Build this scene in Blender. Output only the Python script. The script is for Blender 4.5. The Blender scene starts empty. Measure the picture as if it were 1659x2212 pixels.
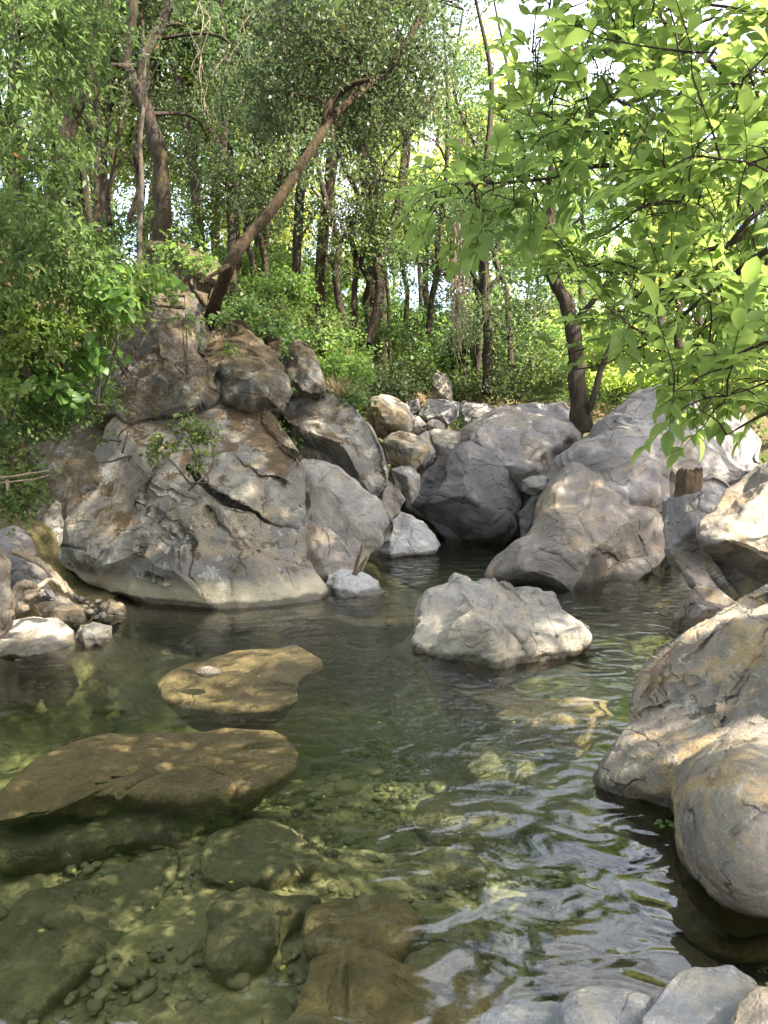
import bpy, math, random
import numpy as np
from mathutils import Vector

# ------------------------------------------------------------------ camera, sky, sun, exposure
scene = bpy.context.scene
col = scene.collection
PITCH = math.radians(7.0)
CAMH = 2.2
F = 1609.0                       # focal length in the units of a 1659 x 2212 picture
CX, CY = 829.5, 1106.0
cam_d = bpy.data.cameras.new('camera')
cam = bpy.data.objects.new('camera', cam_d)
col.objects.link(cam)
cam.location = (0, 0, CAMH)
cam.rotation_euler = (math.pi/2 - PITCH, 0, 0)
cam_d.sensor_fit = 'VERTICAL'
cam_d.sensor_height = 24.0
cam_d.lens = 24.0 * F / 2212.0
cam_d.clip_start = 0.05
cam_d.clip_end = 600
scene.camera = cam

SUN_AZ = math.radians(114)        # clockwise from +Y
SUN_EL = math.radians(50)
SUN = np.array([math.sin(SUN_AZ)*math.cos(SUN_EL), math.cos(SUN_AZ)*math.cos(SUN_EL), math.sin(SUN_EL)])
world = bpy.data.worlds.new('World'); scene.world = world; world.use_nodes = True
wn = world.node_tree; wn.nodes.clear()
wo = wn.nodes.new('ShaderNodeOutputWorld'); wb = wn.nodes.new('ShaderNodeBackground')
ws = wn.nodes.new('ShaderNodeTexSky'); ws.sky_type = 'NISHITA'; ws.sun_disc = False
ws.sun_elevation = SUN_EL; ws.sun_rotation = SUN_AZ; ws.air_density = 1.0; ws.dust_density = 5.0
wb.inputs['Strength'].default_value = 0.15
# bright clouds added to the sky to strengthen its reflection in the water
wt = wn.nodes.new('ShaderNodeTexCoord'); wmp = wn.nodes.new('ShaderNodeMapping'); wmp.inputs['Scale'].default_value = (1, 1, 2.2)
wnz = wn.nodes.new('ShaderNodeTexNoise'); wnz.inputs['Scale'].default_value = 2.6; wnz.inputs['Detail'].default_value = 7; wnz.inputs['Roughness'].default_value = .6; wnz.inputs['Distortion'].default_value = .4
wmr = wn.nodes.new('ShaderNodeMapRange'); wmr.inputs[1].default_value = .42; wmr.inputs[2].default_value = .62
wmx = wn.nodes.new('ShaderNodeMix'); wmx.data_type = 'RGBA'; wmx.inputs[7].default_value = (6.2, 6.4, 6.9, 1)
wn.links.new(wt.outputs['Generated'], wmp.inputs[0]); wn.links.new(wmp.outputs[0], wnz.inputs['Vector']); wn.links.new(wnz.outputs['Fac'], wmr.inputs[0]); wn.links.new(wmr.outputs[0], wmx.inputs[0])
wn.links.new(ws.outputs[0], wmx.inputs[6]); wn.links.new(wmx.outputs[2], wb.inputs['Color']); wn.links.new(wb.outputs[0], wo.inputs['Surface'])
sd = bpy.data.lights.new('sun', 'SUN'); sd.energy = 5.0; sd.angle = math.radians(0.6); sd.color = (1.0, 0.90, 0.75)
so = bpy.data.objects.new('sun', sd); col.objects.link(so)
so.rotation_euler = Vector(-SUN).to_track_quat('-Z', 'Y').to_euler()

scene.view_settings.view_transform = 'Standard'
scene.view_settings.look = 'None'
scene.view_settings.gamma = 1.0
scene.view_settings.exposure = 2.38
scene.render.engine = 'CYCLES'
scene.cycles.use_denoising = True
scene.cycles.max_bounces = 8
scene.cycles.diffuse_bounces = 4
scene.cycles.glossy_bounces = 3
scene.cycles.transmission_bounces = 6
scene.cycles.transparent_max_bounces = 12
scene.cycles.volume_bounces = 1
scene.cycles.caustics_reflective = False
scene.cycles.caustics_refractive = False
scene.cycles.sample_clamp_indirect = 6.0

rng = np.random.default_rng(7)
random.seed(7)
FWD = np.array([0, math.cos(PITCH), -math.sin(PITCH)]); UP = np.array([0, math.sin(PITCH), math.cos(PITCH)]); RT = np.array([1.0, 0, 0])
C0 = np.array([0, 0, CAMH])

def P(x, y, d):
    """a point seen at (x, y) of the 1659 x 2212 picture, d metres deep"""
    x = np.asarray(x, float); y = np.asarray(y, float); d = np.asarray(d, float)
    return C0 + d[..., None]*(FWD + ((x-CX)/F)[..., None]*RT + ((CY-y)/F)[..., None]*UP)
def depth_at(x, y, z=0.0):
    dz = FWD[2] + (CY-y)/F*UP[2]
    return (z-CAMH)/dz
def PZ(x, y, z=0.0):
    return P(x, y, depth_at(x, y, z))

# ------------------------------------------------------------------ noise
def _h(ix, iy, iz, s):
    h = (ix.astype(np.int64)*374761393 + iy.astype(np.int64)*668265263 + iz.astype(np.int64)*2147483647 + int(s)*1274126177) & 0xFFFFFFFF
    h = ((h ^ (h >> 13))*1274126177) & 0xFFFFFFFF
    h = ((h ^ (h >> 16))*2246822519) & 0xFFFFFFFF
    h ^= h >> 15
    return (h & 0xFFFFFF)/float(0x1000000)
def vnoise(p, s=0):
    i = np.floor(p).astype(np.int64); f = p - i
    u = f*f*f*(f*(f*6-15)+10)
    r = 0
    for dx in (0, 1):
        wx = u[:, 0] if dx else 1-u[:, 0]
        for dy in (0, 1):
            wy = u[:, 1] if dy else 1-u[:, 1]
            for dz in (0, 1):
                wz = u[:, 2] if dz else 1-u[:, 2]
                a = _h(i[:, 0]+dx, i[:, 1]+dy, i[:, 2]+dz, s)*6.2831853
                b = _h(i[:, 0]+dx, i[:, 1]+dy, i[:, 2]+dz, s+77)*2-1
                q = np.sqrt(1-b*b)
                g = np.cos(a)*q*(f[:, 0]-dx) + np.sin(a)*q*(f[:, 1]-dy) + b*(f[:, 2]-dz)
                r = r + wx*wy*wz*g
    return r*1.5
def fbm(p, s=0, o=4, g=0.5):
    r = 0; a = 1.0
    for k in range(o):
        r = r + a*vnoise(p*(2.03**k) + 11.3*k, s+k); a *= g
    return r
def lin(p, s=0):
    """piecewise linear noise: flat facets that meet in creases"""
    p = p + np.array([3.7, 1.3, 8.1])*(s % 13)
    a = 0.7+s; ca, sa = math.cos(a), math.sin(a); cb, sb = math.cos(a*1.7), math.sin(a*1.7)
    x = p[:, 0]*ca-p[:, 1]*sa; y = p[:, 0]*sa+p[:, 1]*ca; z = p[:, 2]; y, z = y*cb-z*sb, y*sb+z*cb
    q = np.stack([x, y, z], 1); q = q+q.sum(1)[:, None]/3
    i = np.floor(q).astype(np.int64); f = q-i
    o = np.argsort(-f, 1); fs = np.take_along_axis(f, o, 1)
    w = [1-fs[:, 0], fs[:, 0]-fs[:, 1], fs[:, 1]-fs[:, 2], fs[:, 2]]
    r = 0; c = i.copy(); ar = np.arange(len(p))
    for k in range(4):
        r = r+w[k]*(_h(c[:, 0], c[:, 1], c[:, 2], s)*2-1)
        if k < 3: c[ar, o[:, k]] += 1
    return r
def worley(p, s=0):
    i = np.floor(p).astype(np.int64); f = p - i
    n = len(p)
    F1 = np.full(n, 9.0); F2 = np.full(n, 9.0); ID = np.zeros(n); V = np.zeros((n, 3))
    for dx in (-1, 0, 1):
        for dy in (-1, 0, 1):
            for dz in (-1, 0, 1):
                a, b, c = i[:, 0]+dx, i[:, 1]+dy, i[:, 2]+dz
                r1 = _h(a, b, c, s); vx = dx+r1-f[:, 0]; vy = dy+_h(a, b, c, s+1)-f[:, 1]; vz = dz+_h(a, b, c, s+2)-f[:, 2]
                d = np.sqrt(vx*vx+vy*vy+vz*vz)
                m = d < F1
                F2 = np.where(m, F1, np.minimum(F2, d)); F1 = np.where(m, d, F1)
                ID = np.where(m, r1, ID)
                V[m, 0] = vx[m]; V[m, 1] = vy[m]; V[m, 2] = vz[m]
    return F1, F2, ID, V

# ------------------------------------------------------------------ mesh and object helpers
def mesh_np(name, v, f, smooth=True):
    """v (n,3), f (m,k) with k constant"""
    me = bpy.data.meshes.new(name)
    v = np.ascontiguousarray(v, dtype=np.float32); f = np.ascontiguousarray(f, dtype=np.int32)
    k = f.shape[1]
    me.vertices.add(len(v)); me.vertices.foreach_set('co', v.ravel())
    me.loops.add(f.size); me.loops.foreach_set('vertex_index', f.ravel())
    me.polygons.add(len(f))
    me.polygons.foreach_set('loop_start', np.arange(0, f.size, k, dtype=np.int32))
    me.polygons.foreach_set('use_smooth', np.full(len(f), smooth, dtype=bool))
    me.update(calc_edges=True)
    return me
def tag(o, label=None, cat=None, group=None, kind=None):
    if label: o['label'] = label
    if cat: o['category'] = cat
    if group: o['group'] = group
    if kind: o['kind'] = kind
    return o
def obj(name, me, mat, parent=None, origin=None):
    if origin is not None:
        o3 = np.asarray(origin, dtype=np.float32)
        co = np.empty(len(me.vertices)*3, dtype=np.float32); me.vertices.foreach_get('co', co)
        co = (co.reshape(-1, 3) - o3).ravel(); me.vertices.foreach_set('co', co); me.update()
    o = bpy.data.objects.new(name, me); col.objects.link(o)
    if origin is not None: o.location = tuple(float(t) for t in origin)
    if mat is not None and len(me.materials) == 0: me.materials.append(mat)
    if parent is not None: o.parent = parent
    return o
def empty(name, loc=(0, 0, 0)):
    o = bpy.data.objects.new(name, None); col.objects.link(o); o.location = tuple(float(t) for t in loc)
    return o
def attr(me, name, vals):
    a = me.attributes.new(name, 'FLOAT', 'POINT'); a.data.foreach_set('value', np.ascontiguousarray(vals, dtype=np.float32))

# ------------------------------------------------------------------ material helpers
class NT:
    def __init__(s, name):
        s.m = bpy.data.materials.new(name); s.m.use_nodes = True; s.t = s.m.node_tree; s.t.nodes.clear()
        s.out = s.t.nodes.new('ShaderNodeOutputMaterial')
    def n(s, typ, **kw):
        nd = s.t.nodes.new('ShaderNode'+typ)
        for k, v in kw.items():
            if k in nd.inputs:
                s.set(nd.inputs[k], v)
            else: setattr(nd, k, v)
        return nd
    def set(s, inp, v):
        if isinstance(v, bpy.types.NodeSocket): s.t.links.new(v, inp)
        elif isinstance(v, (tuple, list)) and len(v) == 3 and inp.type == 'RGBA': inp.default_value = (*v, 1)
        else: inp.default_value = v
    def math(s, op, a, b=None, c=None, clamp=False):
        nd = s.t.nodes.new('ShaderNodeMath'); nd.operation = op; nd.use_clamp = clamp
        s.set(nd.inputs[0], a)
        if b is not None: s.set(nd.inputs[1], b)
        if c is not None: s.set(nd.inputs[2], c)
        return nd.outputs[0]
    def mix(s, f, a, b, blend='MIX'):
        nd = s.t.nodes.new('ShaderNodeMix'); nd.data_type = 'RGBA'; nd.blend_type = blend; nd.clamp_factor = True
        s.set(nd.inputs[0], f); s.set(nd.inputs[6], a); s.set(nd.inputs[7], b)
        return nd.outputs[2]
    def ramp(s, f, lo, hi):
        nd = s.t.nodes.new('ShaderNodeMapRange'); nd.clamp = True
        s.set(nd.inputs[0], f); s.set(nd.inputs[1], lo); s.set(nd.inputs[2], hi)
        return nd.outputs[0]
    def noise(s, vec, scale, detail=4, rough=0.55, dist=0.0):
        nd = s.n('TexNoise', Scale=scale, Detail=detail, Roughness=rough, Distortion=dist)
        s.t.links.new(vec, nd.inputs['Vector'])
        return nd.outputs['Fac'], nd.outputs['Color']

def rock_mat(name, a=(.30, .30, .31), b=(.20, .20, .21), warm=(.36, .29, .19), warm_amt=0.4, lichen=0.0, moss=0.0, moss_col=(.045, .03, .014),
             spots=0.3, crack=0.6, crack_scale=1.3, wl=True, algae=(.17, .125, .055), scale=1.0, rough=0.75, pale=0.0, bump=1.0, streak=(1, 1, 1)):
    t = NT(name)
    geo = t.n('NewGeometry'); pos = geo.outputs['Position']
    mp = t.n('Mapping'); t.t.links.new(pos, mp.inputs[0]); mp.inputs['Scale'].default_value = streak; mp.inputs['Rotation'].default_value = (0.3, 0.5, 0.2)
    sp = mp.outputs[0]
    big, bigc = t.noise(sp, 0.9*scale, 5, 0.6, 0.6)
    mid, midc = t.noise(sp, 4.0*scale, 6, 0.62, 0.4)
    fine, _ = t.noise(pos, 38*scale, 5, 0.7)
    grain, _ = t.noise(pos, 210, 3, 0.7)
    c = t.mix(t.ramp(big, .36, .64), a, b)
    c = t.mix(t.math('MULTIPLY', t.ramp(mid, .42, .66), 0.55), c, t.mix(0.5, b, (.12, .115, .11)))
    warmn, _ = t.noise(pos, 1.6*scale, 6, 0.68, 0.8)
    c = t.mix(t.math('MULTIPLY', t.ramp(warmn, .50, .60), warm_amt), c, warm)
    if lichen > 0:
        ln, _ = t.noise(pos, 3.3*scale, 8, 0.75, 0.3)
        lm = t.ramp(ln, 0.60-0.12*lichen, 0.63-0.12*lichen)
        c = t.mix(t.math('MULTIPLY', lm, 0.75), c, t.mix(t.ramp(mid, .4, .6), (.36, .36, .33), (.28, .28, .25)))
        l2, _ = t.noise(pos, 7.3*scale, 6, 0.7, 0.2)
        c = t.mix(t.math('MULTIPLY', t.ramp(l2, 0.66, 0.68), 0.8), c, (.40, .39, .27))
    if spots > 0:
        sn, _ = t.noise(pos, 11*scale, 6, 0.8, 0.2)
        c = t.mix(t.math('MULTIPLY', t.ramp(sn, .60, .66), spots), c, (.075, .065, .055))
        s2, _ = t.noise(pos, 26*scale, 4, 0.7, 0.2)
        c = t.mix(t.math('MULTIPLY', t.ramp(s2, .60, .70), spots*0.7), c, warm)
    # hairline cracks
    wv = t.n('VectorMath', operation='MULTIPLY_ADD'); t.t.links.new(bigc, wv.inputs[0]); wv.inputs[1].default_value = (.5, .5, .5); t.t.links.new(sp, wv.inputs[2])
    wv2 = t.n('VectorMath', operation='MULTIPLY_ADD'); t.t.links.new(midc, wv2.inputs[0]); wv2.inputs[1].default_value = (.11, .11, .11); t.t.links.new(wv.outputs[0], wv2.inputs[2])
    vo = t.n('TexVoronoi', feature='DISTANCE_TO_EDGE', Scale=crack_scale*scale); t.t.links.new(wv2.outputs[0], vo.inputs['Vector'])
    cg, _ = t.noise(pos, 2.1*scale, 3, 0.6)
    cl = t.math('MULTIPLY', t.math('SUBTRACT', 1.0, t.ramp(vo.outputs[0], 0.0, 0.020)), t.ramp(cg, .47, .58))
    vo2 = t.n('TexVoronoi', feature='DISTANCE_TO_EDGE', Scale=crack_scale*2.7*scale); t.t.links.new(wv2.outputs[0], vo2.inputs['Vector'])
    cl2 = t.math('MULTIPLY', t.math('SUBTRACT', 1.0, t.ramp(vo2.outputs[0], 0.0, 0.03)), t.ramp(mid, .50, .62))
    call = t.math('MAXIMUM', cl, t.math('MULTIPLY', cl2, 0.6))
    c = t.mix(t.math('MULTIPLY', call, crack), c, (.035, .03, .026))
    if moss > 0:
        nz = t.n('SeparateXYZ'); t.t.links.new(geo.outputs['Normal'], nz.inputs[0])
        mn, _ = t.noise(pos, 4.2*scale, 10, 0.82, 0.2)
        pa = t.n('Attribute', attribute_name='patch')
        ms = t.math('ADD', t.math('MULTIPLY', t.math('SUBTRACT', mn, .5), 1.5), t.math('MULTIPLY', nz.outputs[2], 0.16)); ms = t.math('ADD', ms, t.math('MULTIPLY', pa.outputs['Fac'], .34))
        mm = t.ramp(ms, 0.20-0.2*moss, 0.25-0.2*moss)
        mcol = t.mix(t.ramp(fine, .35, .65), moss_col, tuple(min(1, q*2.3) for q in moss_col))
        c = t.mix(mm, c, mcol)
    c = t.mix(0.5, c, t.mix(t.ramp(fine, .25, .75), (.30, .30, .30), (.72, .72, .72)), 'OVERLAY')
    c = t.mix(t.ramp(grain, .3, .7), t.mix(0.22, c, (.02, .02, .02)), c)
    rr = rough
    if wl:
        pz = t.n('SeparateXYZ'); t.t.links.new(pos, pz.inputs[0])
        zz = t.math('ADD', pz.outputs[2], t.math('MULTIPLY', t.math('SUBTRACT', mid, 0.5), 0.12))
        if pale > 0:
            pb = t.math('MULTIPLY', t.math('SUBTRACT', 1.0, t.ramp(zz, 0.18, 0.34)), pale)
            c = t.mix(pb, c, (.50, .44, .30))
        wet = t.math('SUBTRACT', 1.0, t.ramp(zz, 0.05, 0.085))
        c = t.mix(t.math('MULTIPLY', wet, .85), c, (.05, .043, .03))
        und = t.math('SUBTRACT', 1.0, t.ramp(pz.outputs[2], -0.03, 0.005))
        alg = t.mix(t.ramp(mid, .35, .65), algae, tuple(q*.55 for q in algae)); alg = t.mix(t.ramp(fine, .38, .62), alg, t.mix(.55, alg, (.05, .045, .03)))
        c = t.mix(t.math('MULTIPLY', und, .85), c, alg)
        rr = t.math('SUBTRACT', rough, t.math('MULTIPLY', wet, .35))
    h = t.math('ADD', t.math('MULTIPLY', mid, 0.55), t.math('MULTIPLY', fine, 0.30))
    h = t.math('ADD', h, t.math('MULTIPLY', grain, 0.06))
    h = t.math('SUBTRACT', h, t.math('MULTIPLY', call, 0.25))
    bp = t.n('Bump', Strength=0.8*bump, Distance=0.07/scale); t.t.links.new(h, bp.inputs['Height'])
    bs = t.n('BsdfPrincipled', **{'Base Color': c, 'Roughness': rr, 'Specular IOR Level': 0.35}); t.t.links.new(bp.outputs[0], bs.inputs['Normal'])
    t.t.links.new(bs.outputs[0], t.out.inputs[0])
    return t.m

def leaf_mat(name, c1, c2, trans=0.45, rough=0.45, tc=None, spec=0.4):
    t = NT(name)
    at = t.n('Attribute', attribute_name='lv')
    geo = t.n('NewGeometry'); _n, _ = t.noise(geo.outputs['Position'], 1.3, 2)
    oi = t.n('ObjectInfo')
    f = t.math('ADD', t.math('MULTIPLY', at.outputs['Fac'], 0.75), t.math('MULTIPLY', _n, .25))
    c = t.mix(f, c1, c2)
    c = t.mix(t.ramp(at.outputs['Fac'], .9993, .9996), c, (.30, .16, .05))
    hs = t.n('HueSaturation'); t.t.links.new(c, hs.inputs['Color']); t.set(hs.inputs['Hue'], t.math('ADD', .48, t.math('MULTIPLY', oi.outputs['Random'], .035)))
    t.set(hs.inputs['Value'], t.math('ADD', .85, t.math('MULTIPLY', oi.outputs['Random'], .3)))
    c = hs.outputs[0]
    bs = t.n('BsdfPrincipled', **{'Base Color': c, 'Roughness': rough, 'Specular IOR Level': spec})
    tr = t.n('BsdfTranslucent'); h2 = t.n('HueSaturation', Hue=0.485, Saturation=1.05, Value=1.8); t.t.links.new(c, h2.inputs['Color']); t.t.links.new(h2.outputs[0], tr.inputs['Color'])
    mx = t.n('MixShader'); mx.inputs[0].default_value = trans
    t.t.links.new(bs.outputs[0], mx.inputs[1]); t.t.links.new(tr.outputs[0], mx.inputs[2])
    t.t.links.new(mx.outputs[0], t.out.inputs[0])
    return t.m

def bark_mat(name, c1=(.018, .014, .011), c2=(.06, .047, .036), moss=(.10, .075, .02), moss_amt=0.3, scale=14):
    t = NT(name)
    geo = t.n('NewGeometry'); pos = geo.outputs['Position']
    mp = t.n('Mapping'); t.t.links.new(pos, mp.inputs[0]); mp.inputs['Scale'].default_value = (1, 1, .22)
    n1, _ = t.noise(mp.outputs[0], scale, 6, .7, .6); n2, _ = t.noise(pos, 3.5, 5, .7)
    c = t.mix(t.ramp(n1, .35, .65), c1, c2)
    c = t.mix(t.math('MULTIPLY', t.ramp(n2, .48, .6), moss_amt), c, moss)
    bp = t.n('Bump', Strength=1.0, Distance=.07); t.t.links.new(n1, bp.inputs['Height'])
    bs = t.n('BsdfPrincipled', **{'Base Color': c, 'Roughness': .9, 'Specular IOR Level': .2}); t.t.links.new(bp.outputs[0], bs.inputs['Normal'])
    t.t.links.new(bs.outputs[0], t.out.inputs[0])
    return t.m

M = {}
M['grey'] = rock_mat('grey_boulder_stone', (.24, .225, .22), (.165, .155, .155), (.26, .205, .135), .45, spots=.2, crack=.7, bump=1.2)
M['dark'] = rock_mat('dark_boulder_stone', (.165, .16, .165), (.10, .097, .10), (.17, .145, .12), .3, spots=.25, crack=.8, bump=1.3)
M['giant'] = rock_mat('lichened_boulder_stone', (.205, .195, .17), (.115, .11, .10), (.27, .215, .13), .55, lichen=.25, moss=.25, spots=.5, crack=.85, crack_scale=1.0, pale=.6, bump=1.3)
M['tan'] = rock_mat('tan_boulder_stone', (.27, .235, .185), (.19, .165, .14), (.34, .25, .13), .65, lichen=.2, spots=.4, crack=.8)
M['warm'] = rock_mat('warm_grey_boulder_stone', (.23, .205, .18), (.165, .148, .132), (.30, .225, .13), .55, spots=.25, crack=.75, bump=1.1)
M['pale'] = rock_mat('pale_boulder_stone', (.27, .255, .23), (.195, .185, .17), (.30, .255, .18), .5, spots=.2, crack=.6, pale=.2)
M['mossy'] = rock_mat('mossy_outcrop_stone', (.125, .12, .108), (.08, .076, .07), (.14, .10, .055), .5, lichen=.08, moss=.9, moss_col=(.035, .026, .012), spots=.5, wl=False)
M['brownmoss'] = rock_mat('brown_moss_slope', (.12, .11, .095), (.085, .068, .05), (.16, .105, .045), .7, lichen=.08, moss=1.5, moss_col=(.042, .030, .014), spots=.5, wl=False)
M['white'] = rock_mat('white_washed_stone', (.40, .395, .385), (.30, .30, .30), (.42, .38, .29), .4, spots=.12, crack=.5)
M['near_tan'] = rock_mat('near_tan_boulder_stone', (.28, .245, .195), (.18, .16, .14), (.37, .27, .13), .75, lichen=.2, spots=.55, crack=.9, crack_scale=.9, scale=1.7, bump=1.6)
M['bluegrey'] = rock_mat('bluegrey_slab_stone', (.23, .24, .26), (.17, .18, .20), (.36, .31, .21), .4, lichen=.15, spots=.3, crack=.7, wl=False, bump=1.1)
M['sunk'] = rock_mat('drowned_slab_stone', (.20, .155, .09), (.14, .11, .065), (.23, .16, .08), .5, spots=.25, crack=.9, crack_scale=.9, algae=(.42, .29, .14), bump=1.2)
M['sunk2'] = rock_mat('drowned_olive_stone', (.20, .18, .10), (.14, .125, .07), (.25, .20, .09), .4, spots=.25, crack=.6, algae=(.28, .24, .13), bump=1.2)

M['bark'] = bark_mat('dark_bark'); M['bark_moss'] = bark_mat('mossy_bark', (.02, .015, .010), (.065, .046, .026), (.06, .042, .016), .5)
M['bark_pale'] = bark_mat('pale_bark', (.06, .05, .04), (.13, .115, .095), moss_amt=.3)
M['drift'] = bark_mat('bleached_driftwood', (.20, .15, .10), (.42, .36, .28), (.3, .2, .1), .3, 30)
M['leaf_ash'] = leaf_mat('ash_leaf', (.09, .15, .04), (.175, .25, .07), .58, .5, spec=.25)
M['leaf_willow'] = leaf_mat('narrow_leaf', (.05, .095, .03), (.11, .17, .05), .45, .5, spec=.25)
M['leaf_dark'] = leaf_mat('dark_green_leaf', (.035, .062, .025), (.075, .115, .045), .4, .5)
M['leaf_mid'] = leaf_mat('mid_green_leaf', (.045, .085, .025), (.095, .15, .04), .45, .5)
M['leaf_bright'] = leaf_mat('sunny_leaf', (.16, .23, .05), (.29, .355, .085), .62, .5)
M['leaf_lime'] = leaf_mat('lime_leaf', (.07, .135, .03), (.13, .21, .05), .5, .45)
M['dry'] = leaf_mat('dry_stalk', (.20, .15, .08), (.33, .27, .16), .2, .8)

# ------------------------------------------------------------------ terrain
TP = np.array([
 (-9,0,1.0),(-4.2,0,-.3),(0,-3,-.5),(0,1,-.55),(2.2,1.0,-.3),(-2.5,2.5,-.62),(0,3,-.55),(-4.2,4,-.5),(1.6,3.2,-.6),(3.6,2,-.2),(-1,4.4,-.55),(1.2,4.6,-.7),(-.2,5.6,-.9),
 (-3.4,6.6,-.9),(-5.2,6.4,.15),(-4.6,7.6,.25),(-2.2,6.8,-1.8),(-1.2,7.8,-1.7),(.6,7,-1.1),(-.4,8.6,-1.3),(2.4,7.4,-1.1),(3.6,8.4,-.9),(4.6,5.5,.0),(-6.5,9,1.6),(-4.9,9.6,1.0),(-3.6,9.2,.0),(-2.4,9.2,-.6),
 (.6,10.5,-.9),(1.2,12.5,-.8),(2.3,13,-.7),(5.6,12.3,.4),(4.1,10.6,-1.1),(3.2,9.6,-1.1),(0.4,14,-.5),(-.6,12.6,-.1),(-2.2,11.8,2.0),(-3.6,12.6,4.4),(-2.6,14,3.8),(-6,12.5,5.2),(-10,11,6.0),(-4,17,5.2),(-9,18,7),
 (-1,15,2.0),(1,16.5,2.0),(3,16,1.6),(5.6,14.5,1.4),(-1,19,3.6),(2,20,3.0),(5,20,2.6),(8,18,2.6),(6.5,11,1.3),(6,8,.6),(8,6,1.3),(7,3,.9),(6,0,.8),(12,10,2.2),(-3,23,4.6),(3,26,3.6),(-12,26,7),(10,26,3.0),
 (-8,40,6),(0,45,4.5),(12,45,3.2),(-25,30,9),(28,25,4),(-20,5,7),(20,0,3),(0,80,5),(40,60,5),(-40,60,10),(0,-10,-.2),(-12,-8,2),(12,-8,2)], float)
def ground_z(x, y):
    x = np.atleast_1d(np.asarray(x, float)); y = np.atleast_1d(np.asarray(y, float))
    z = np.zeros_like(x)
    for k in range(0, len(x), 20000):
        dx = x[k:k+20000, None]-TP[:, 0]; dy = y[k:k+20000, None]-TP[:, 1]
        w = 1/(dx*dx+dy*dy+.12)**2.0
        z[k:k+20000] = (w*TP[:, 2]).sum(1)/w.sum(1)
    return z
def build_terrain():
    def grid(xs, ys):
        X, Y = np.meshgrid(xs, ys, indexing='ij')
        return X.ravel(), Y.ravel(), len(xs), len(ys)
    t = np.linspace(-1, 1, 420); xs = 9*t + 111*t**5
    s = np.linspace(0, 1, 460); ys = -14 + 36*s + 120*s**4
    x, y, nx, ny = grid(xs, ys)
    z = ground_z(x, y)
    p = np.stack([x, y, z], 1)
    wild = np.clip((z+.1)/1.2, 0, 1)
    z = z + fbm(p*0.5, 3, 3)*.25*wild + fbm(p*2.2, 5, 3)*.07 + fbm(p*9, 8, 2)*.015
    i = np.arange(nx*ny).reshape(nx, ny)
    f = np.stack([i[:-1, :-1], i[1:, :-1], i[1:, 1:], i[:-1, 1:]], -1).reshape(-1, 4)
    me = mesh_np('ground', np.stack([x, y, z], 1), f)
    t = NT('forest_floor_and_stream_bed')
    geo = t.n('NewGeometry'); pos = geo.outputs['Position']; sx = t.n('SeparateXYZ'); t.t.links.new(pos, sx.inputs[0])
    n1, c1 = t.noise(pos, 1.4, 6, .7, .5); n2, _ = t.noise(pos, 22, 5, .75)
    floor = t.mix(t.ramp(n1, .4, .6), (.075, .055, .03), (.05, .065, .022)); floor = t.mix(t.ramp(n2, .4, .65), floor, (.15, .105, .055))
    vo = t.n('TexVoronoi', Scale=16.0); t.t.links.new(pos, vo.inputs['Vector'])
    vs = t.n('SeparateColor'); t.t.links.new(vo.outputs['Color'], vs.inputs[0])
    bed = t.mix(vs.outputs[0], (.15, .13, .07), (.36, .31, .17)); bed = t.mix(t.ramp(n1, .40, .58), bed, (.27, .23, .125))
    bed = t.mix(t.math('MULTIPLY', t.ramp(n2, .4, .6), .4), bed, (.08, .075, .04))
    c = t.mix(t.ramp(sx.outputs[2], -.03, .08), bed, floor)
    h = t.math('ADD', t.math('MULTIPLY', t.math('SUBTRACT', 1, vo.outputs[0]), .5), n2)
    bp = t.n('Bump', Strength=.7, Distance=.05); t.t.links.new(h, bp.inputs['Height'])
    bs = t.n('BsdfPrincipled', **{'Base Color': c, 'Roughness': .9, 'Specular IOR Level': .2}); t.t.links.new(bp.outputs[0], bs.inputs['Normal']); t.t.links.new(bs.outputs[0], t.out.inputs[0])
    tag(obj('ground', me, t.m), 'brown forest floor running down into the olive stream bed', kind='structure')
build_terrain()

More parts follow.
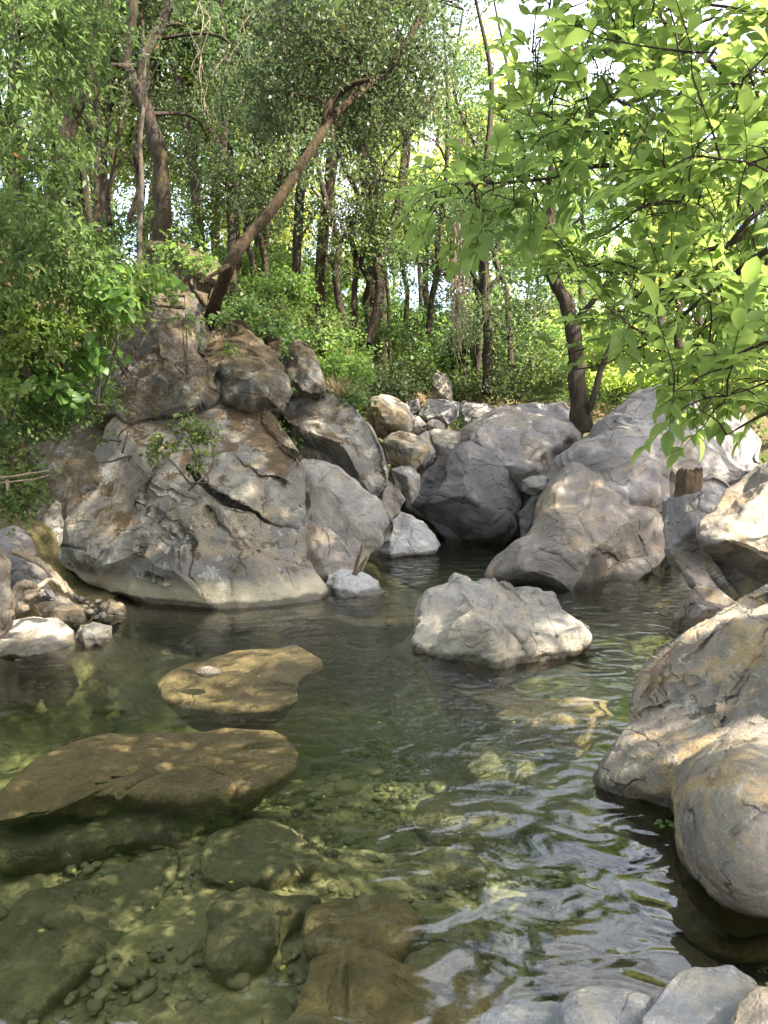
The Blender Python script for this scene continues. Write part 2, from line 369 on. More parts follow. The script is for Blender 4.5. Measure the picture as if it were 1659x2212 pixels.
# ------------------------------------------------------------------ water
def build_water():
    x0, x1, y0, y1, zb = -16., 16., -13.5, 20., -3.6
    nx, ny = 90, 90
    v = [(x0, y0, 0), (x1, y0, 0), (x1, y1, 0), (x0, y1, 0), (x0, y0, zb), (x1, y0, zb), (x1, y1, zb), (x0, y1, zb)]
    f = [(0, 1, 2, 3), (4, 7, 6, 5), (0, 4, 5, 1), (1, 5, 6, 2), (2, 6, 7, 3), (3, 7, 4, 0)]
    me = mesh_np('stream_water', np.array(v), np.array(f), smooth=False)
    t = NT('clear_green_water')
    geo = t.n('NewGeometry'); pos = geo.outputs['Position']
    big, _ = t.noise(pos, .55, 2, .5)
    mp = t.n('Mapping'); t.t.links.new(pos, mp.inputs[0]); mp.inputs['Scale'].default_value = (1.0, 1.5, 1); mp.inputs['Rotation'].default_value = (0, 0, .35)
    r1, _ = t.noise(mp.outputs[0], 2.8, 1.3, .5, .9)
    r2, _ = t.noise(mp.outputs[0], 11, 3, .55, .7)
    r3, _ = t.noise(mp.outputs[0], 34, 2, .5, .3)
    # livelier where the current runs (middle of the pool and the far channel), calm by the right boulder
    sx = t.n('SeparateXYZ'); t.t.links.new(pos, sx.inputs[0])
    dx = t.math('SUBTRACT', sx.outputs[0], .35); dy = t.math('MULTIPLY', t.math('SUBTRACT', sx.outputs[1], 6.6), .5)
    dd = t.math('SQRT', t.math('ADD', t.math('MULTIPLY', dx, dx), t.math('MULTIPLY', dy, dy)))
    live = t.math('ADD', t.math('MULTIPLY', t.math('SUBTRACT', 1.0, t.ramp(dd, .4, 1.6)), .9), t.math('MULTIPLY', t.ramp(big, .55, .7), t.math('MULTIPLY', t.ramp(sx.outputs[1], 2.5, 6.0), .5)))
    live = t.math('ADD', live, .02)
    h = t.math('ADD', t.math('MULTIPLY', t.math('MULTIPLY', r1, t.math('ADD', .35, t.ramp(sx.outputs[0], -1.5, .6))), .030), t.math('MULTIPLY', t.math('MULTIPLY', r2, live), .020))
    h = t.math('ADD', h, t.math('MULTIPLY', t.math('MULTIPLY', r3, live), .0065))
    bp = t.n('Bump', Strength=1.0, Distance=1.0); t.t.links.new(h, bp.inputs['Height'])
    fr = t.n('Fresnel', IOR=1.50); t.t.links.new(bp.outputs[0], fr.inputs['Normal'])
    gl = t.n('BsdfGlossy', Roughness=.015, Color=(1, 1, 1)); t.t.links.new(bp.outputs[0], gl.inputs['Normal'])
    tr = t.n('BsdfTransparent', Color=(.97, 1, .97))
    mx = t.n('MixShader'); t.t.links.new(fr.outputs[0], mx.inputs[0]); t.t.links.new(tr.outputs[0], mx.inputs[1]); t.t.links.new(gl.outputs[0], mx.inputs[2])
    t.t.links.new(mx.outputs[0], t.out.inputs['Surface'])
    va = t.n('VolumeAbsorption', Color=(.60, .70, .52), Density=.60)
    vs = t.n('VolumeScatter', Color=(.46, .62, .40), Density=.05, Anisotropy=.3)
    ad = t.n('AddShader'); t.t.links.new(va.outputs[0], ad.inputs[0]); t.t.links.new(vs.outputs[0], ad.inputs[1])
    t.t.links.new(ad.outputs[0], t.out.inputs['Volume'])
    tag(obj('stream_water', me, t.m), 'clear green stream water with small ripples', kind='structure')
build_water()

# ------------------------------------------------------------------ boulders
_cs = {}
def cubesphere(N):
    if N in _cs: return _cs[N]
    a = np.tan(np.linspace(-math.pi/4, math.pi/4, N+1))
    U, V = np.meshgrid(a, a, indexing='ij'); o = np.ones_like(U)
    vs, fs = [], []
    i = np.arange((N+1)**2).reshape(N+1, N+1)
    q = np.stack([i[:-1, :-1], i[1:, :-1], i[1:, 1:], i[:-1, 1:]], -1).reshape(-1, 4)
    for k, g in enumerate([(U, V, o), (V, U, -o), (o, U, V), (-o, V, U), (V, o, U), (U, -o, V)]):
        vs.append(np.stack([t.ravel() for t in g], 1)); fs.append(q+k*(N+1)**2)
    v = np.concatenate(vs); v /= np.linalg.norm(v, axis=1)[:, None]
    f = np.concatenate(fs)
    key = np.round(v*1e5).astype(np.int64); _, idx, inv = np.unique(key, axis=0, return_index=True, return_inverse=True)
    inv = inv.ravel()
    v = v[idx]; f = inv[f]
    _cs[N] = (v, f)
    return v, f
def vnormals(v, f):
    n = np.cross(v[f[:, 2]]-v[f[:, 0]], v[f[:, 3]]-v[f[:, 1]])
    out = np.zeros_like(v)
    for c in range(3):
        out[:, c] = sum(np.bincount(f[:, k], weights=n[:, c], minlength=len(v)) for k in range(4))
    l = np.linalg.norm(out, axis=1); l[l == 0] = 1
    return out/l[:, None]
def radial(outline, c, smooth=2):
    """distance from c to the outline in 720 directions"""
    o = np.array(outline, float)
    th = np.linspace(-math.pi, math.pi, 720, endpoint=False)
    d = np.stack([np.cos(th), np.sin(th)], 1)
    R = np.zeros(720)
    for k in range(len(o)):
        a = o[k]-c; b = o[(k+1) % len(o)]-c; e = b-a
        den = d[:, 0]*e[1]-d[:, 1]*e[0]; den[np.abs(den) < 1e-9] = 1e-9
        t = (a[0]*e[1]-a[1]*e[0])/den; s = (a[0]*d[:, 1]-a[1]*d[:, 0])/den
        R = np.where((s >= -1e-6) & (s <= 1+1e-6) & (t > 0), np.maximum(R, t), R)
    for _ in range(smooth):
        R = (np.roll(R, 1)*.25+R*.5+np.roll(R, -1)*.25)
    return np.append(th, math.pi), np.append(R, R[0])
def seg_dist(px, py, line):
    best = np.full(len(px), 1e9)
    for (ax, ay), (bx, by) in zip(line[:-1], line[1:]):
        ex, ey = bx-ax, by-ay
        t = np.clip(((px-ax)*ex+(py-ay)*ey)/(ex*ex+ey*ey+1e-9), 0, 1)
        best = np.minimum(best, np.hypot(px-ax-t*ex, py-ay-t*ey))
    return best
def rough_up(v, f, size, seed, fb=.05, scoop=.05, scoop_s=.45, plate=.04, plate_s=.5, crk=.02, crk_s=.55, fine=.006, stretch=(1, 1, 1), rot=0.0):
    n = vnormals(v, f)
    ca, sa = math.cos(rot), math.sin(rot)
    q = v.copy(); q[:, 0], q[:, 2] = v[:, 0]*ca+v[:, 2]*sa, -v[:, 0]*sa+v[:, 2]*ca
    q = q*np.array(stretch)
    w = q+np.stack([vnoise(v*2.2/size+k*9.1, seed+k) for k in range(3)], 1)*.10*size
    d = lin(w/size*1.7, seed)*fb*size*1.5+lin(w/size*3.6, seed+3)*fb*size*.75+lin(w/size*8.5+4, seed+5)*fb*size*.26
    d += fbm(v/size*1.3, seed, 2)*.02*size
    if scoop:
        F1, F2, ID, V = worley(w/(size*scoop_s*1.2), seed+11)
        d += (F1*F1-.35)*scoop*size*.3
    if plate:     # ledges: shallow steps along broken planes
        m = lin(w/size*2.3+7, seed+23)+.35*lin(w/size*6+2, seed+24)
        st = np.floor(m*3.0); fr = m*3.0-st; e = np.clip(fr/.08, 0, 1)
        d += (st+e)/3.0*plate*size*.35
    if crk:
        F1, F2, ID, V = worley(w/(size*crk_s*2.0)+5, seed+37)
        m = np.clip(fbm(v/size*2.0+3, seed+5, 2)*3.0+.25, 0, 1)
        d -= crk*size*np.exp(-((F2-F1)/.022)**2)*m
    d += fbm(v*6.0, seed+50, 4)*fine*1.3
    return v+n*d[:, None]
def rock(outline, label, mat='grey', c=None, d=None, wl=None, zoff=0.0, T=(.6, .8), lean=.5, box=.85, N=70, fac=5, facets=(), seed=1, cracks=(), name='boulder', size=None, group=None, off=.78, patches=(), nz=.35, slant=0.0, lobes=(), focus=(0, -.4, 0), **ru):
    o = np.array(outline, float)
    if c is None: c = (o.min(0)+o.max(0))/2
    c = np.array(c, float)
    th, R = radial(o, c)
    r = np.random.default_rng(seed*17+3)
    dirs, f = cubesphere(N)
    dirs = dirs+np.array(focus); dirs = dirs/np.linalg.norm(dirs, axis=1)[:, None]
    def shape(dv):
        t = np.arctan2(-dv[:, 2], dv[:, 0])
        s = np.clip(np.hypot(dv[:, 0], dv[:, 2]), 0, 1)
        rr = np.interp(t, th, R)
        s2 = s**box; W = -np.sign(dv[:, 1])*np.abs(dv[:, 1])**box
        U, V = s2*np.cos(t), -s2*np.sin(t)
        for (a, b, w, oo) in fcs:
            lim = (oo-a*U-b*V)/w
            k = .022; hh = np.clip(.5+.5*(lim-W)/k, 0, 1)
            W = np.where(W > 0, np.maximum(lim*(1-hh)+W*hh-k*hh*(1-hh), 0), W)
        return c[0]+rr*s2*np.cos(t), c[1]+rr*s2*np.sin(t), W
    fcs = []
    for k in range(fac*2+3):
        q = r.normal(size=3); q[2] = abs(q[2])+nz; q /= np.linalg.norm(q); fcs.append((*q, off+r.uniform(-.04, .14)))
    for q in facets:
        l = math.sqrt(q[0]**2+q[1]**2+q[2]**2); fcs.append((q[0]/l, q[1]/l, q[2]/l, q[3]))
    u, v, W = shape(dirs)
    def dep(v_, W_, dd):
        return dd + lean*(c[1]-v_)/F*dd - np.where(W_ > 0, T[0], T[1])*W_
    if wl is not None:
        fr = dirs[:, 1] < 0
        k = np.argmin((u[fr]-wl[0])**2+(v[fr]-wl[1])**2); W0 = W[fr][k]
        need = depth_at(wl[0], wl[1], zoff)
        d = (need + (T[0] if W0 > 0 else T[1])*W0)/(1+lean*(c[1]-wl[1])/F)
    dp = dep(v, W, d)
    dp = dp + slant*(u-c[0])/F*d
    for (lx, ly, rx_, ry_, tl) in lobes:
        q2 = np.clip(1-((u-lx)/rx_)**2-((v-ly)/ry_)**2, 0, 1)
        dl = d+lean*(c[1]-v)/F*d-tl*q2**.45
        dp = np.where((q2 > 0) & (dirs[:, 1] < .1), np.minimum(dp, dl), dp)
    for (line, wpx, deep) in cracks:
        jt = np.stack([u, v, u*0], 1)
        sd_ = seg_dist(u+7*lin(jt/32, seed)+1.5*lin(jt/14, seed+1), v+7*lin(jt/32, seed+2)+1.5*lin(jt/14, seed+3), line)
        wv_ = wpx*.6*(.75+.6*np.abs(lin(jt/40, seed+4)))
        dp = dp + np.where(dirs[:, 1] < 0.1, deep*np.exp(-(sd_/wv_)**2), 0)
    p = P(u, v, dp)
    if size is None:
        size = min(np.ptp(p[:, 0]), np.ptp(p[:, 2]))*.9
    kw = dict(fb=.05, scoop=.05, plate=.04, crk=.012); kw.update(ru)
    fl = f
    nrm = vnormals(p, f); ctr = p.mean(0)
    if ((p-ctr)*nrm).sum() < 0: fl = f[:, ::-1].copy()
    p = rough_up(p, fl, size, seed, **kw)
    me = mesh_np(name, p, fl)
    if patches:
        a = np.zeros(len(p))
        for (x_, y_, r_, k_) in patches: a = np.maximum(a, k_*np.exp(-((u-x_)**2+(v-y_)**2)/r_**2))
        attr(me, 'patch', a*(dirs[:, 1] < .2))
    base = np.array([ctr[0], ctr[1], p[:, 2].min()])
    return tag(obj(name, me, M[mat], origin=base), label, 'rock' if name != 'boulder' else 'boulder', group)

def slab(outline, label, z, thick, mat='sunk', N=60, seed=1, dome=.06, box=.6, name='submerged_rock', tilt=(0, 0), size=None, cracks=(), **ru):
    """a rock lying on the stream bed: outline seen at height z"""
    o = np.array(outline, float)
    w = PZ(o[:, 0], o[:, 1], z)[:, :2]
    c = (w.min(0)+w.max(0))/2
    th, R = radial(w, c)
    dirs, f = cubesphere(N)
    t = np.arctan2(dirs[:, 1], dirs[:, 0]); s = np.clip(np.hypot(dirs[:, 0], dirs[:, 1]), 0, 1)**box
    rr = np.interp(t, th, R)
    h = np.sign(dirs[:, 2])*np.abs(dirs[:, 2])**box
    s = s*np.where(h < 0, np.maximum(1+.6*h, .25), 1)
    x = c[0]+rr*s*np.cos(t); y = c[1]+rr*s*np.sin(t)
    zz = np.where(h > 0, z-dome+h*dome, z-dome+h*thick)+(x-c[0])*tilt[0]+(y-c[1])*tilt[1]
    for (line, wm, deep) in cracks:
        lw = [tuple(PZ(a, b, z)[:2]) for a, b in line]
        sd_ = seg_dist(x+.03*np.sin(y*9), y+.03*np.sin(x*8), lw)
        zz = zz-np.where(h > 0, deep*np.exp(-(sd_/wm)**2), 0)
    p = np.stack([x, y, zz], 1)
    if size is None: size = min(np.ptp(x), np.ptp(y))*.9
    kw = dict(fb=.05, scoop=.035, plate=.035, crk=.012); kw.update(ru)
    if ((p-p.mean(0))*vnormals(p, f)).sum() < 0: f = f[:, ::-1].copy()
    p = rough_up(p, f, size, seed, **kw)
    me = mesh_np(name, p, f)
    return tag(obj(name, me, M[mat], origin=(c[0], c[1], z-thick)), label, 'rock')

# ------------------------------------------------------------------ the boulders, left bank
rock([(95,1150),(104,1118),(125,1085),(160,1040),(195,985),(225,925),(250,885),(290,848),(340,828),(392,821),(450,827),(520,848),(580,888),(622,932),(652,972),(666,1025),(664,1080),(652,1140),(655,1200),(672,1250),(690,1275),(680,1330),(560,1380),(420,1400),(310,1385),(262,1330),(235,1275),(180,1245),(125,1222),(100,1190)],
     'giant grey tan boulder with brown moss and a long diagonal crack, left of the pool', 'giant', c=(395,1110), wl=(450,1312), T=(1.25,1.6), lean=.55, box=.78, N=220, fac=4, seed=21,
     facets=[(-.75,.1,.66,.72),(.2,.75,.62,.70),(.55,-.35,.75,.66),(.1,-.9,.5,.8)],
     cracks=[([(405,1010),(440,1040),(478,1078),(520,1092),(560,1118),(605,1142),(640,1150)],4.5,.30),([(225,1000),(280,985),(330,1050),(420,1075)],4,.035),([(300,1175),(290,1210),(300,1240),(360,1260)],5,.04),([(560,900),(600,960),(640,990)],3,.06),([(450,1100),(500,1160),(560,1180),(620,1190)],3,.06),([(330,1100),(380,1150),(390,1230)],4,.03),([(100,1190),(130,1180),(180,1190)],5,.12),([(120,1235),(190,1268),(262,1300),(300,1318)],15,.4),([(380,1130),(420,1180),(410,1240),(440,1290)],3,.05),([(500,1290),(490,1240),(540,1200),(640,1220)],3,.05),([(350,890),(380,950),(340,1000),(300,1090)],3,.05),([(620,1040),(560,1030),(500,980)],3,.05)],
     patches=[(575,935,34,1.1),(610,990,30,1.1),(520,880,36,.8),(440,850,35,.6),(330,870,20,.4),(500,960,18,.5),(250,1110,28,.55),(225,1050,16,.6),(400,985,14,.8)],
     fb=.03, scoop=.02, scoop_s=.22, plate=.018, plate_s=.24, crk=.004, crk_s=.20)
rock([(75,930),(118,893),(172,882),(240,890),(300,960),(300,1060),(200,1130),(120,1180),(96,1205),(68,1195),(58,1120),(85,1040),(55,985)],
     'dark grey fractured boulder behind the left end of the giant boulder', 'mossy', d=10.6, T=(.7,1.0), lean=.5, N=80, fac=6, seed=5, crk=.02, scoop=.03)
rock([(640,985),(700,1000),(760,1040),(808,1088),(832,1130),(827,1168),(800,1195),(785,1230),(765,1260),(690,1240),(630,1160),(640,1080),(620,1020)],
     'smooth pale slab leaning against the right side of the giant boulder', 'pale', d=11.0, T=(.55,.9), lean=.3, N=90, fac=3, seed=9, scoop=.05, scoop_s=.4, plate=.03)
rock([(640,1143),(680,1130),(712,1142),(742,1178),(766,1212),(764,1240),(725,1285),(680,1295),(650,1265),(628,1215),(620,1172)],
     'rounded grey boulder wedged at the waterline beside the giant boulder', 'warm', wl=(700,1262), T=(.42,.8), lean=.0, N=80, fac=5, seed=13, facets=[(.6,.2,.75,.6)], scoop=.04)
rock([(600,868),(625,834),(662,831),(712,845),(762,876),(802,926),(827,966),(840,1012),(838,1045),(805,1085),(745,1060),(690,1020),(650,985),(610,940)],
     'grey block with a dark overhanging underside, leaning behind the pale slab', 'giant', d=12.1, T=(.9,.9), lean=.35, N=100, fac=2, seed=31, c=(722,950),
     facets=[(.15,.9,.42,.30),(-.42,-.72,.55,.40),(.8,-.1,.6,.55)], box=.7, scoop=.03, plate=.03, crk=.01)
rock([(788,896),(804,860),(822,851),(852,860),(880,875),(889,900),(884,934),(855,950),(828,948),(800,925)],
     'smooth round brownish boulder at the top left of the rock pile', 'tan', d=15.0, T=(.6,.6), lean=.2, N=50, fac=2, seed=41, scoop=.03, plate=.02, crk=.0)
rock([(828,956),(845,938),(868,932),(905,945),(923,955),(927,975),(907,1012),(900,1022),(868,1008),(838,1000)],
     'tan blocky boulder in the rock pile, below the smooth round one', 'tan', d=14.0, T=(.5,.5), lean=.25, N=50, fac=5, seed=43, facets=[(.2,.9,.3,.5),(-.5,-.2,.8,.5)], scoop=.05)
rock([(902,942),(925,930),(945,958),(943,990),(915,1028),(890,1010)],
     'grey rock wedged behind the tan blocky boulder', 'grey', d=14.5, T=(.4,.4), lean=.3, N=40, fac=5, seed=44)
rock([(902,896),(928,864),(960,864),(991,870),(987,900),(966,927),(948,922),(918,912)],
     'angular light grey block below the upright pointed stone', 'grey', d=16.0, T=(.5,.6), lean=.3, N=44, fac=6, seed=45, facets=[(-.3,.8,.5,.35)])
rock([(930,870),(933,820),(944,801),(965,810),(977,832),(977,880)],
     'upright pointed stone standing at the forest edge', 'tan', d=17.0, T=(.25,.3), lean=.1, N=36, fac=4, seed=46)
rock([(878,938),(886,893),(904,900),(924,917),(919,935),(900,945)],
     'small pale rock between the smooth round boulder and the angular block', 'pale', d=15.2, T=(.25,.3), lean=.3, N=30, fac=5, seed=47)
rock([(921,917),(934,905),(950,908),(961,921),(955,940),(930,938)],
     'small rounded grey rock under the angular block', 'grey', d=14.9, T=(.2,.25), lean=.3, N=28, fac=4, seed=48)
rock([(918,932),(955,926),(994,934),(1004,958),(985,985),(945,985),(925,960)],
     'pale fractured rock at the centre of the rock pile', 'pale', d=14.6, T=(.35,.4), lean=.4, N=40, fac=6, seed=49)
rock([(980,884),(1000,866),(1050,871),(1090,888),(1100,915),(1040,925),(985,925)],
     'low dark slab lying at the foot of the forest behind the rock pile', 'grey', d=17.0, T=(.5,.8), lean=.5, N=44, fac=5, seed=50)
rock([(862,900),(880,862),(905,862),(912,890),(900,915)],
     'small shadowed rock under the bushes behind the rock pile', 'dark', d=16.8, T=(.3,.3), lean=.3, N=26, fac=5, seed=51)
rock([(846,1015),(866,1005),(888,1007),(906,1025),(905,1066),(888,1090),(860,1075)],
     'pale wedge shaped rock standing in the gap left of the dark boulder', 'pale', d=13.2, T=(.3,.35), lean=.2, N=40, fac=4, seed=52, facets=[(-.7,-.2,.6,.35)])
rock([(796,1090),(822,1062),(836,1034),(860,1055),(872,1080),(862,1105),(840,1125),(805,1110)],
     'grey angular rock under the dark overhang', 'grey', d=12.4, T=(.35,.4), lean=.3, N=40, fac=6, seed=53, facets=[(.6,0,.6,.3)])
rock([(775,1215),(800,1190),(822,1150),(840,1108),(882,1110),(920,1130),(942,1160),(953,1180),(935,1205),(880,1225),(820,1230)],
     'white wave worn low rock at the waterline in front of the dark gap', 'white', c=(862,1175), wl=(850,1206), T=(.45,.7), lean=.9, N=80, fac=4, seed=54, scoop=.09, scoop_s=.4, plate=.05)
rock([(700,1268),(712,1242),(740,1231),(782,1238),(812,1255),(834,1277),(828,1300),(770,1315),(715,1300)],
     'small white rock poking out of the water right of the giant boulder', 'white', c=(765,1272), wl=(765,1289), T=(.3,.4), lean=.9, N=60, fac=5, seed=55, scoop=.07)

# ------------------------------------------------------------------ middle and right
rock([(892,1380),(895,1350),(905,1320),(930,1284),(972,1262),(984,1241),(1006,1248),(1014,1256),(1066,1247),(1112,1262),(1190,1290),(1224,1325),(1252,1350),(1262,1375),(1235,1400),(1160,1450),(1080,1475),(985,1440),(905,1400)],
     'pale ridged boulder standing alone in the middle of the pool', 'pale', c=(1060,1355), wl=(1070,1440), T=(.72,.75), lean=1.1, N=170, fac=0, nz=.7, seed=61, box=1.05, off=.92, facets=[(-.8,.15,.45,.56),(-.35,-.6,.7,.60),(.42,-.5,.7,.62),(.5,.55,.55,.56),(-.1,.75,.6,.60)],
     cracks=[([(985,1262),(1040,1310),(1095,1360),(1130,1410)],12,.05),([(1165,1300),(1185,1345),(1200,1378)],9,.05),([(1085,1262),(1140,1310),(1160,1370)],8,.03)],
     fb=.085, scoop=.16, scoop_s=.26, plate=.07, plate_s=.3, crk=.008, stretch=(1,1,.5), rot=-.75)
rock([(1228,1350),(1250,1340),(1275,1356),(1278,1368),(1262,1385),(1235,1380)],
     'little bluish rock touching the right tip of the ridged boulder', 'grey', wl=(1258,1373), T=(.12,.15), lean=.6, N=26, fac=3, seed=62)
rock([(880,1095),(905,1045),(912,1030),(942,1008),(962,975),(1000,958),(1042,950),(1086,950),(1116,975),(1128,1002),(1127,1050),(1138,1085),(1145,1135),(1138,1175),(1080,1200),(1000,1195),(965,1165),(925,1120)],
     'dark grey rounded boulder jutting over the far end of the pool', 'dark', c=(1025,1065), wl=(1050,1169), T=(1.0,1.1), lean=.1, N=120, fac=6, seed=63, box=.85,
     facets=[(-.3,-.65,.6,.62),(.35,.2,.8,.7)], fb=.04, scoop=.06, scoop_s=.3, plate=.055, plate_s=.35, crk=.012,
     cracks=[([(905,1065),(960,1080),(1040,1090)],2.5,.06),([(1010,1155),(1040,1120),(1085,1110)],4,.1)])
rock([(988,948),(1000,922),(1032,903),(1082,887),(1150,877),(1216,871),(1238,895),(1256,938),(1246,965),(1206,1015),(1180,1050),(1130,1060),(1080,1030),(1000,975)],
     'broad pale grey whaleback boulder behind the dark grey boulder', 'grey', d=14.6, T=(1.0,1.3), lean=.8, N=100, fac=3, seed=64, scoop=.03, plate=.03)
rock([(1128,1038),(1150,1027),(1188,1028),(1196,1050),(1186,1066),(1150,1070),(1130,1058)],
     'small light block wedged between the dark boulder and the big right boulders', 'pale', d=11.9, T=(.3,.4), lean=.2, N=36, fac=4, seed=65)
rock([(1120,1110),(1150,1068),(1175,1075),(1185,1120),(1170,1170),(1130,1180)],
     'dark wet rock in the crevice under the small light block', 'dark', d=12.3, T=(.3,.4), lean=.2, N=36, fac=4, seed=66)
rock([(1140,1150),(1165,1075),(1200,1005),(1262,938),(1318,878),(1372,844),(1440,837),(1525,845),(1590,880),(1645,955),(1650,1012),(1600,1050),(1540,1080),(1500,1140),(1420,1180),(1300,1190),(1200,1190)],
     'largest rugged grey boulder rising behind the triangular one on the right bank', 'grey', c=(1390,1010), d=12.4, T=(1.2,1.5), lean=.8, N=140, fac=3, seed=67, box=.8,
     fb=.06, scoop=.05, scoop_s=.22, plate=.075, plate_s=.24, crk=.02, crk_s=.3)
rock([(1050,1250),(1075,1222),(1108,1195),(1140,1160),(1160,1092),(1188,1050),(1238,1012),(1290,1001),(1342,1030),(1382,1075),(1422,1122),(1442,1160),(1436,1198),(1420,1222),(1380,1250),(1330,1300),(1280,1330),(1200,1320),(1120,1290),(1060,1270)],
     'big triangular boulder with a tan peak and sun spots, beside the black hollow', 'warm', c=(1265,1170), wl=(1200,1268), T=(.85,1.1), lean=.75, N=160, fac=3, seed=68, box=.85,
     facets=[(.75,-.55,.5,.55)], fb=.038, scoop=.03, scoop_s=.3, plate=.045, plate_s=.33, crk=.010,
     cracks=[([(1100,1195),(1150,1185),(1210,1200),(1250,1240)],4,.05),([(1380,1160),(1400,1200),(1350,1215),(1300,1200)],3,.05)])
rock([(1437,1125),(1446,1082),(1485,1042),(1538,1020),(1575,1035),(1625,1080),(1650,1180),(1620,1260),(1556,1275),(1508,1276),(1478,1235),(1452,1195),(1440,1160)],
     'flat topped boulder half in sun with a broken brown foot, right of the black hollow', 'grey', d=8.9, T=(.55,.8), lean=.65, N=100, fac=4, seed=69, facets=[(-.2,-.85,.5,.45)], plate=.05, plate_s=.25, scoop=.03, crk=.02, crk_s=.25)
rock([(1500,1160),(1512,1130),(1545,1108),(1570,1060),(1610,1030),(1700,1000),(1800,1020),(1880,1120),(1870,1250),(1760,1320),(1640,1310),(1590,1295),(1555,1262),(1528,1222),(1508,1190)],
     'sun bleached rounded boulder at the right edge of the picture', 'tan', c=(1670,1165), d=6.9, T=(.8,.8), lean=.45, N=120, fac=2, seed=70, facets=[(-.3,-.8,.45,.6)], fb=.05, scoop=.03, plate=.03)
rock([(1445,1365),(1462,1322),(1490,1288),(1506,1270),(1562,1275),(1600,1298),(1600,1360),(1540,1400),(1470,1390)],
     'small brown faceted rock on the water below the sun bleached boulder', 'tan', c=(1520,1325), wl=(1480,1347), T=(.35,.4), lean=.4, N=60, fac=2, seed=71, facets=[(-.75,.1,.6,.4),(.25,-.55,.8,.35),(.2,.8,.5,.4)], box=.7, fb=.03, scoop=.03, plate=.02, crk=0)
rock([(1308,1690),(1322,1640),(1350,1582),(1362,1515),(1388,1440),(1422,1398),(1500,1350),(1600,1290),(1700,1235),(1850,1200),(2050,1300),(2150,1500),(2180,1750),(2100,2100),(1900,2260),(1720,2190),(1590,2090),(1505,2010),(1468,1915),(1445,1800),(1380,1765),(1330,1735)],
     'massive near tan boulder with yellow lichen and a winding crack, filling the right edge', 'near_tan', c=(1700,1610), wl=(1330,1705), T=(.88,1.0), lean=.62, box=.82, N=290, nz=1.0, focus=(-.55,-.5,0), lobes=[(1670,1775,212,245,1.30)], fac=1, seed=72,
     facets=[(-.6,.45,.66,.70),(-.62,-.40,.66,.72),(-.2,-.75,.62,.74)], fb=.05, scoop=.02, scoop_s=.22, plate=.05, crk=.006, crk_s=.25, size=1.1,
     cracks=[([(1480,1420),(1560,1360),(1659,1290)],9,.045),([(1370,1540),(1440,1500),(1500,1470)],8,.03),([(1590,1640),(1562,1690),(1545,1720),(1565,1748)],6,.02),([(1659,1740),(1600,1800),(1560,1880)],7,.02),([(1560,1562),(1580,1480),(1640,1420)],8,.03)])
rock([(1370,1240),(1400,1160),(1450,1120),(1520,1150),(1560,1220),(1560,1300),(1480,1330),(1390,1310)],
     'dark wet rock at the back of the hollow by the triangular boulder', 'dark', c=(1460,1220), d=11.3, T=(.3,.8), lean=.2, N=50, fac=4, seed=74)  # added rock, its dark stone colour stands in for the shade of the hollow

# foreground slabs at the bottom edge
rock([(1030,2260),(1040,2195),(1065,2178),(1120,2160),(1190,2153),(1260,2165),(1330,2200),(1330,2330),(1100,2380)],
     'flat blue grey foreground rock with yellow lichen, leftmost at the bottom edge', 'bluegrey', d=2.28, T=(.02,.2), lean=1.22, box=.5, N=110, fac=2, seed=81, fb=.02, scoop=.0, plate=.01, crk=.004, size=.4)
rock([(1215,2175),(1235,2150),(1272,2139),(1335,2147),(1400,2160),(1440,2200),(1420,2330),(1250,2340)],
     'middle foreground rock with dark cracks, between two flat grey ones', 'bluegrey', d=2.22, T=(.03,.2), lean=1.2, box=.5, N=100, fac=3, seed=82, fb=.03, scoop=.0, plate=.03, crk=.01, size=.35)
rock([(1385,2200),(1425,2147),(1462,2108),(1502,2092),(1580,2095),(1625,2120),(1670,2190),(1660,2340),(1420,2350)],
     'largest smooth blue grey foreground rock at the bottom right', 'bluegrey', d=2.16, T=(.02,.2), lean=1.22, box=.5, N=120, fac=2, seed=83, fb=.015, scoop=.0, plate=.01, crk=.004, size=.5)
rock([(1575,2240),(1600,2175),(1635,2142),(1700,2110),(1850,2140),(1850,2350),(1600,2350)],
     'speckled foreground rock in the bottom right corner', 'tan', d=2.02, T=(.06,.2), lean=1.1, box=.65, N=80, fac=3, seed=84, size=.35)

# ------------------------------------------------------------------ left bank: outcrop and small rocks
rock([(190,880),(175,760),(205,680),(255,620),(320,592),(395,640),(432,720),(455,800),(450,860),(380,890),(280,910)],
     'dark lichened cliff face above the giant boulder', 'mossy', d=11.0, T=(.8,1.5), lean=.7, N=120, fac=5, seed=91, fb=.07, plate=.10, scoop=.0)
rock([(285,700),(318,610),(350,585),(402,606),(440,650),(512,666),(562,720),(614,784),(615,860),(520,900),(420,900),(360,850),(310,780)],
     'steep mossy brown rock slope at the foot of the leaning tree', 'brownmoss', c=(440,770), d=11.7, T=(.55,1.4), lean=1.0, N=140, fac=6, seed=92, fb=.08, plate=.12, scoop=0)
rock([(462,800),(474,783),(495,761),(558,778),(617,814),(632,850),(610,890),(540,890),(480,870)],
     'moss capped block directly above the right shoulder of the giant boulder', 'mossy', d=10.9, T=(.6,.8), lean=.5, N=70, fac=5, seed=94)
rock([(555,722),(572,700),(590,704),(616,745),(625,800),(595,800),(565,765)],
     'small rock tipped with orange moss at the edge of the bushes', 'brownmoss', d=12.6, T=(.3,.4), lean=.3, N=40, fac=3, seed=95)
rock([(610,800),(622,748),(645,735),(670,742),(690,780),(702,845),(640,860),(605,840)],
     'upright brown rock with a mossy cap beside the dense bushes', 'mossy', d=12.2, T=(.4,.6), lean=.2, N=56, fac=5, seed=96)
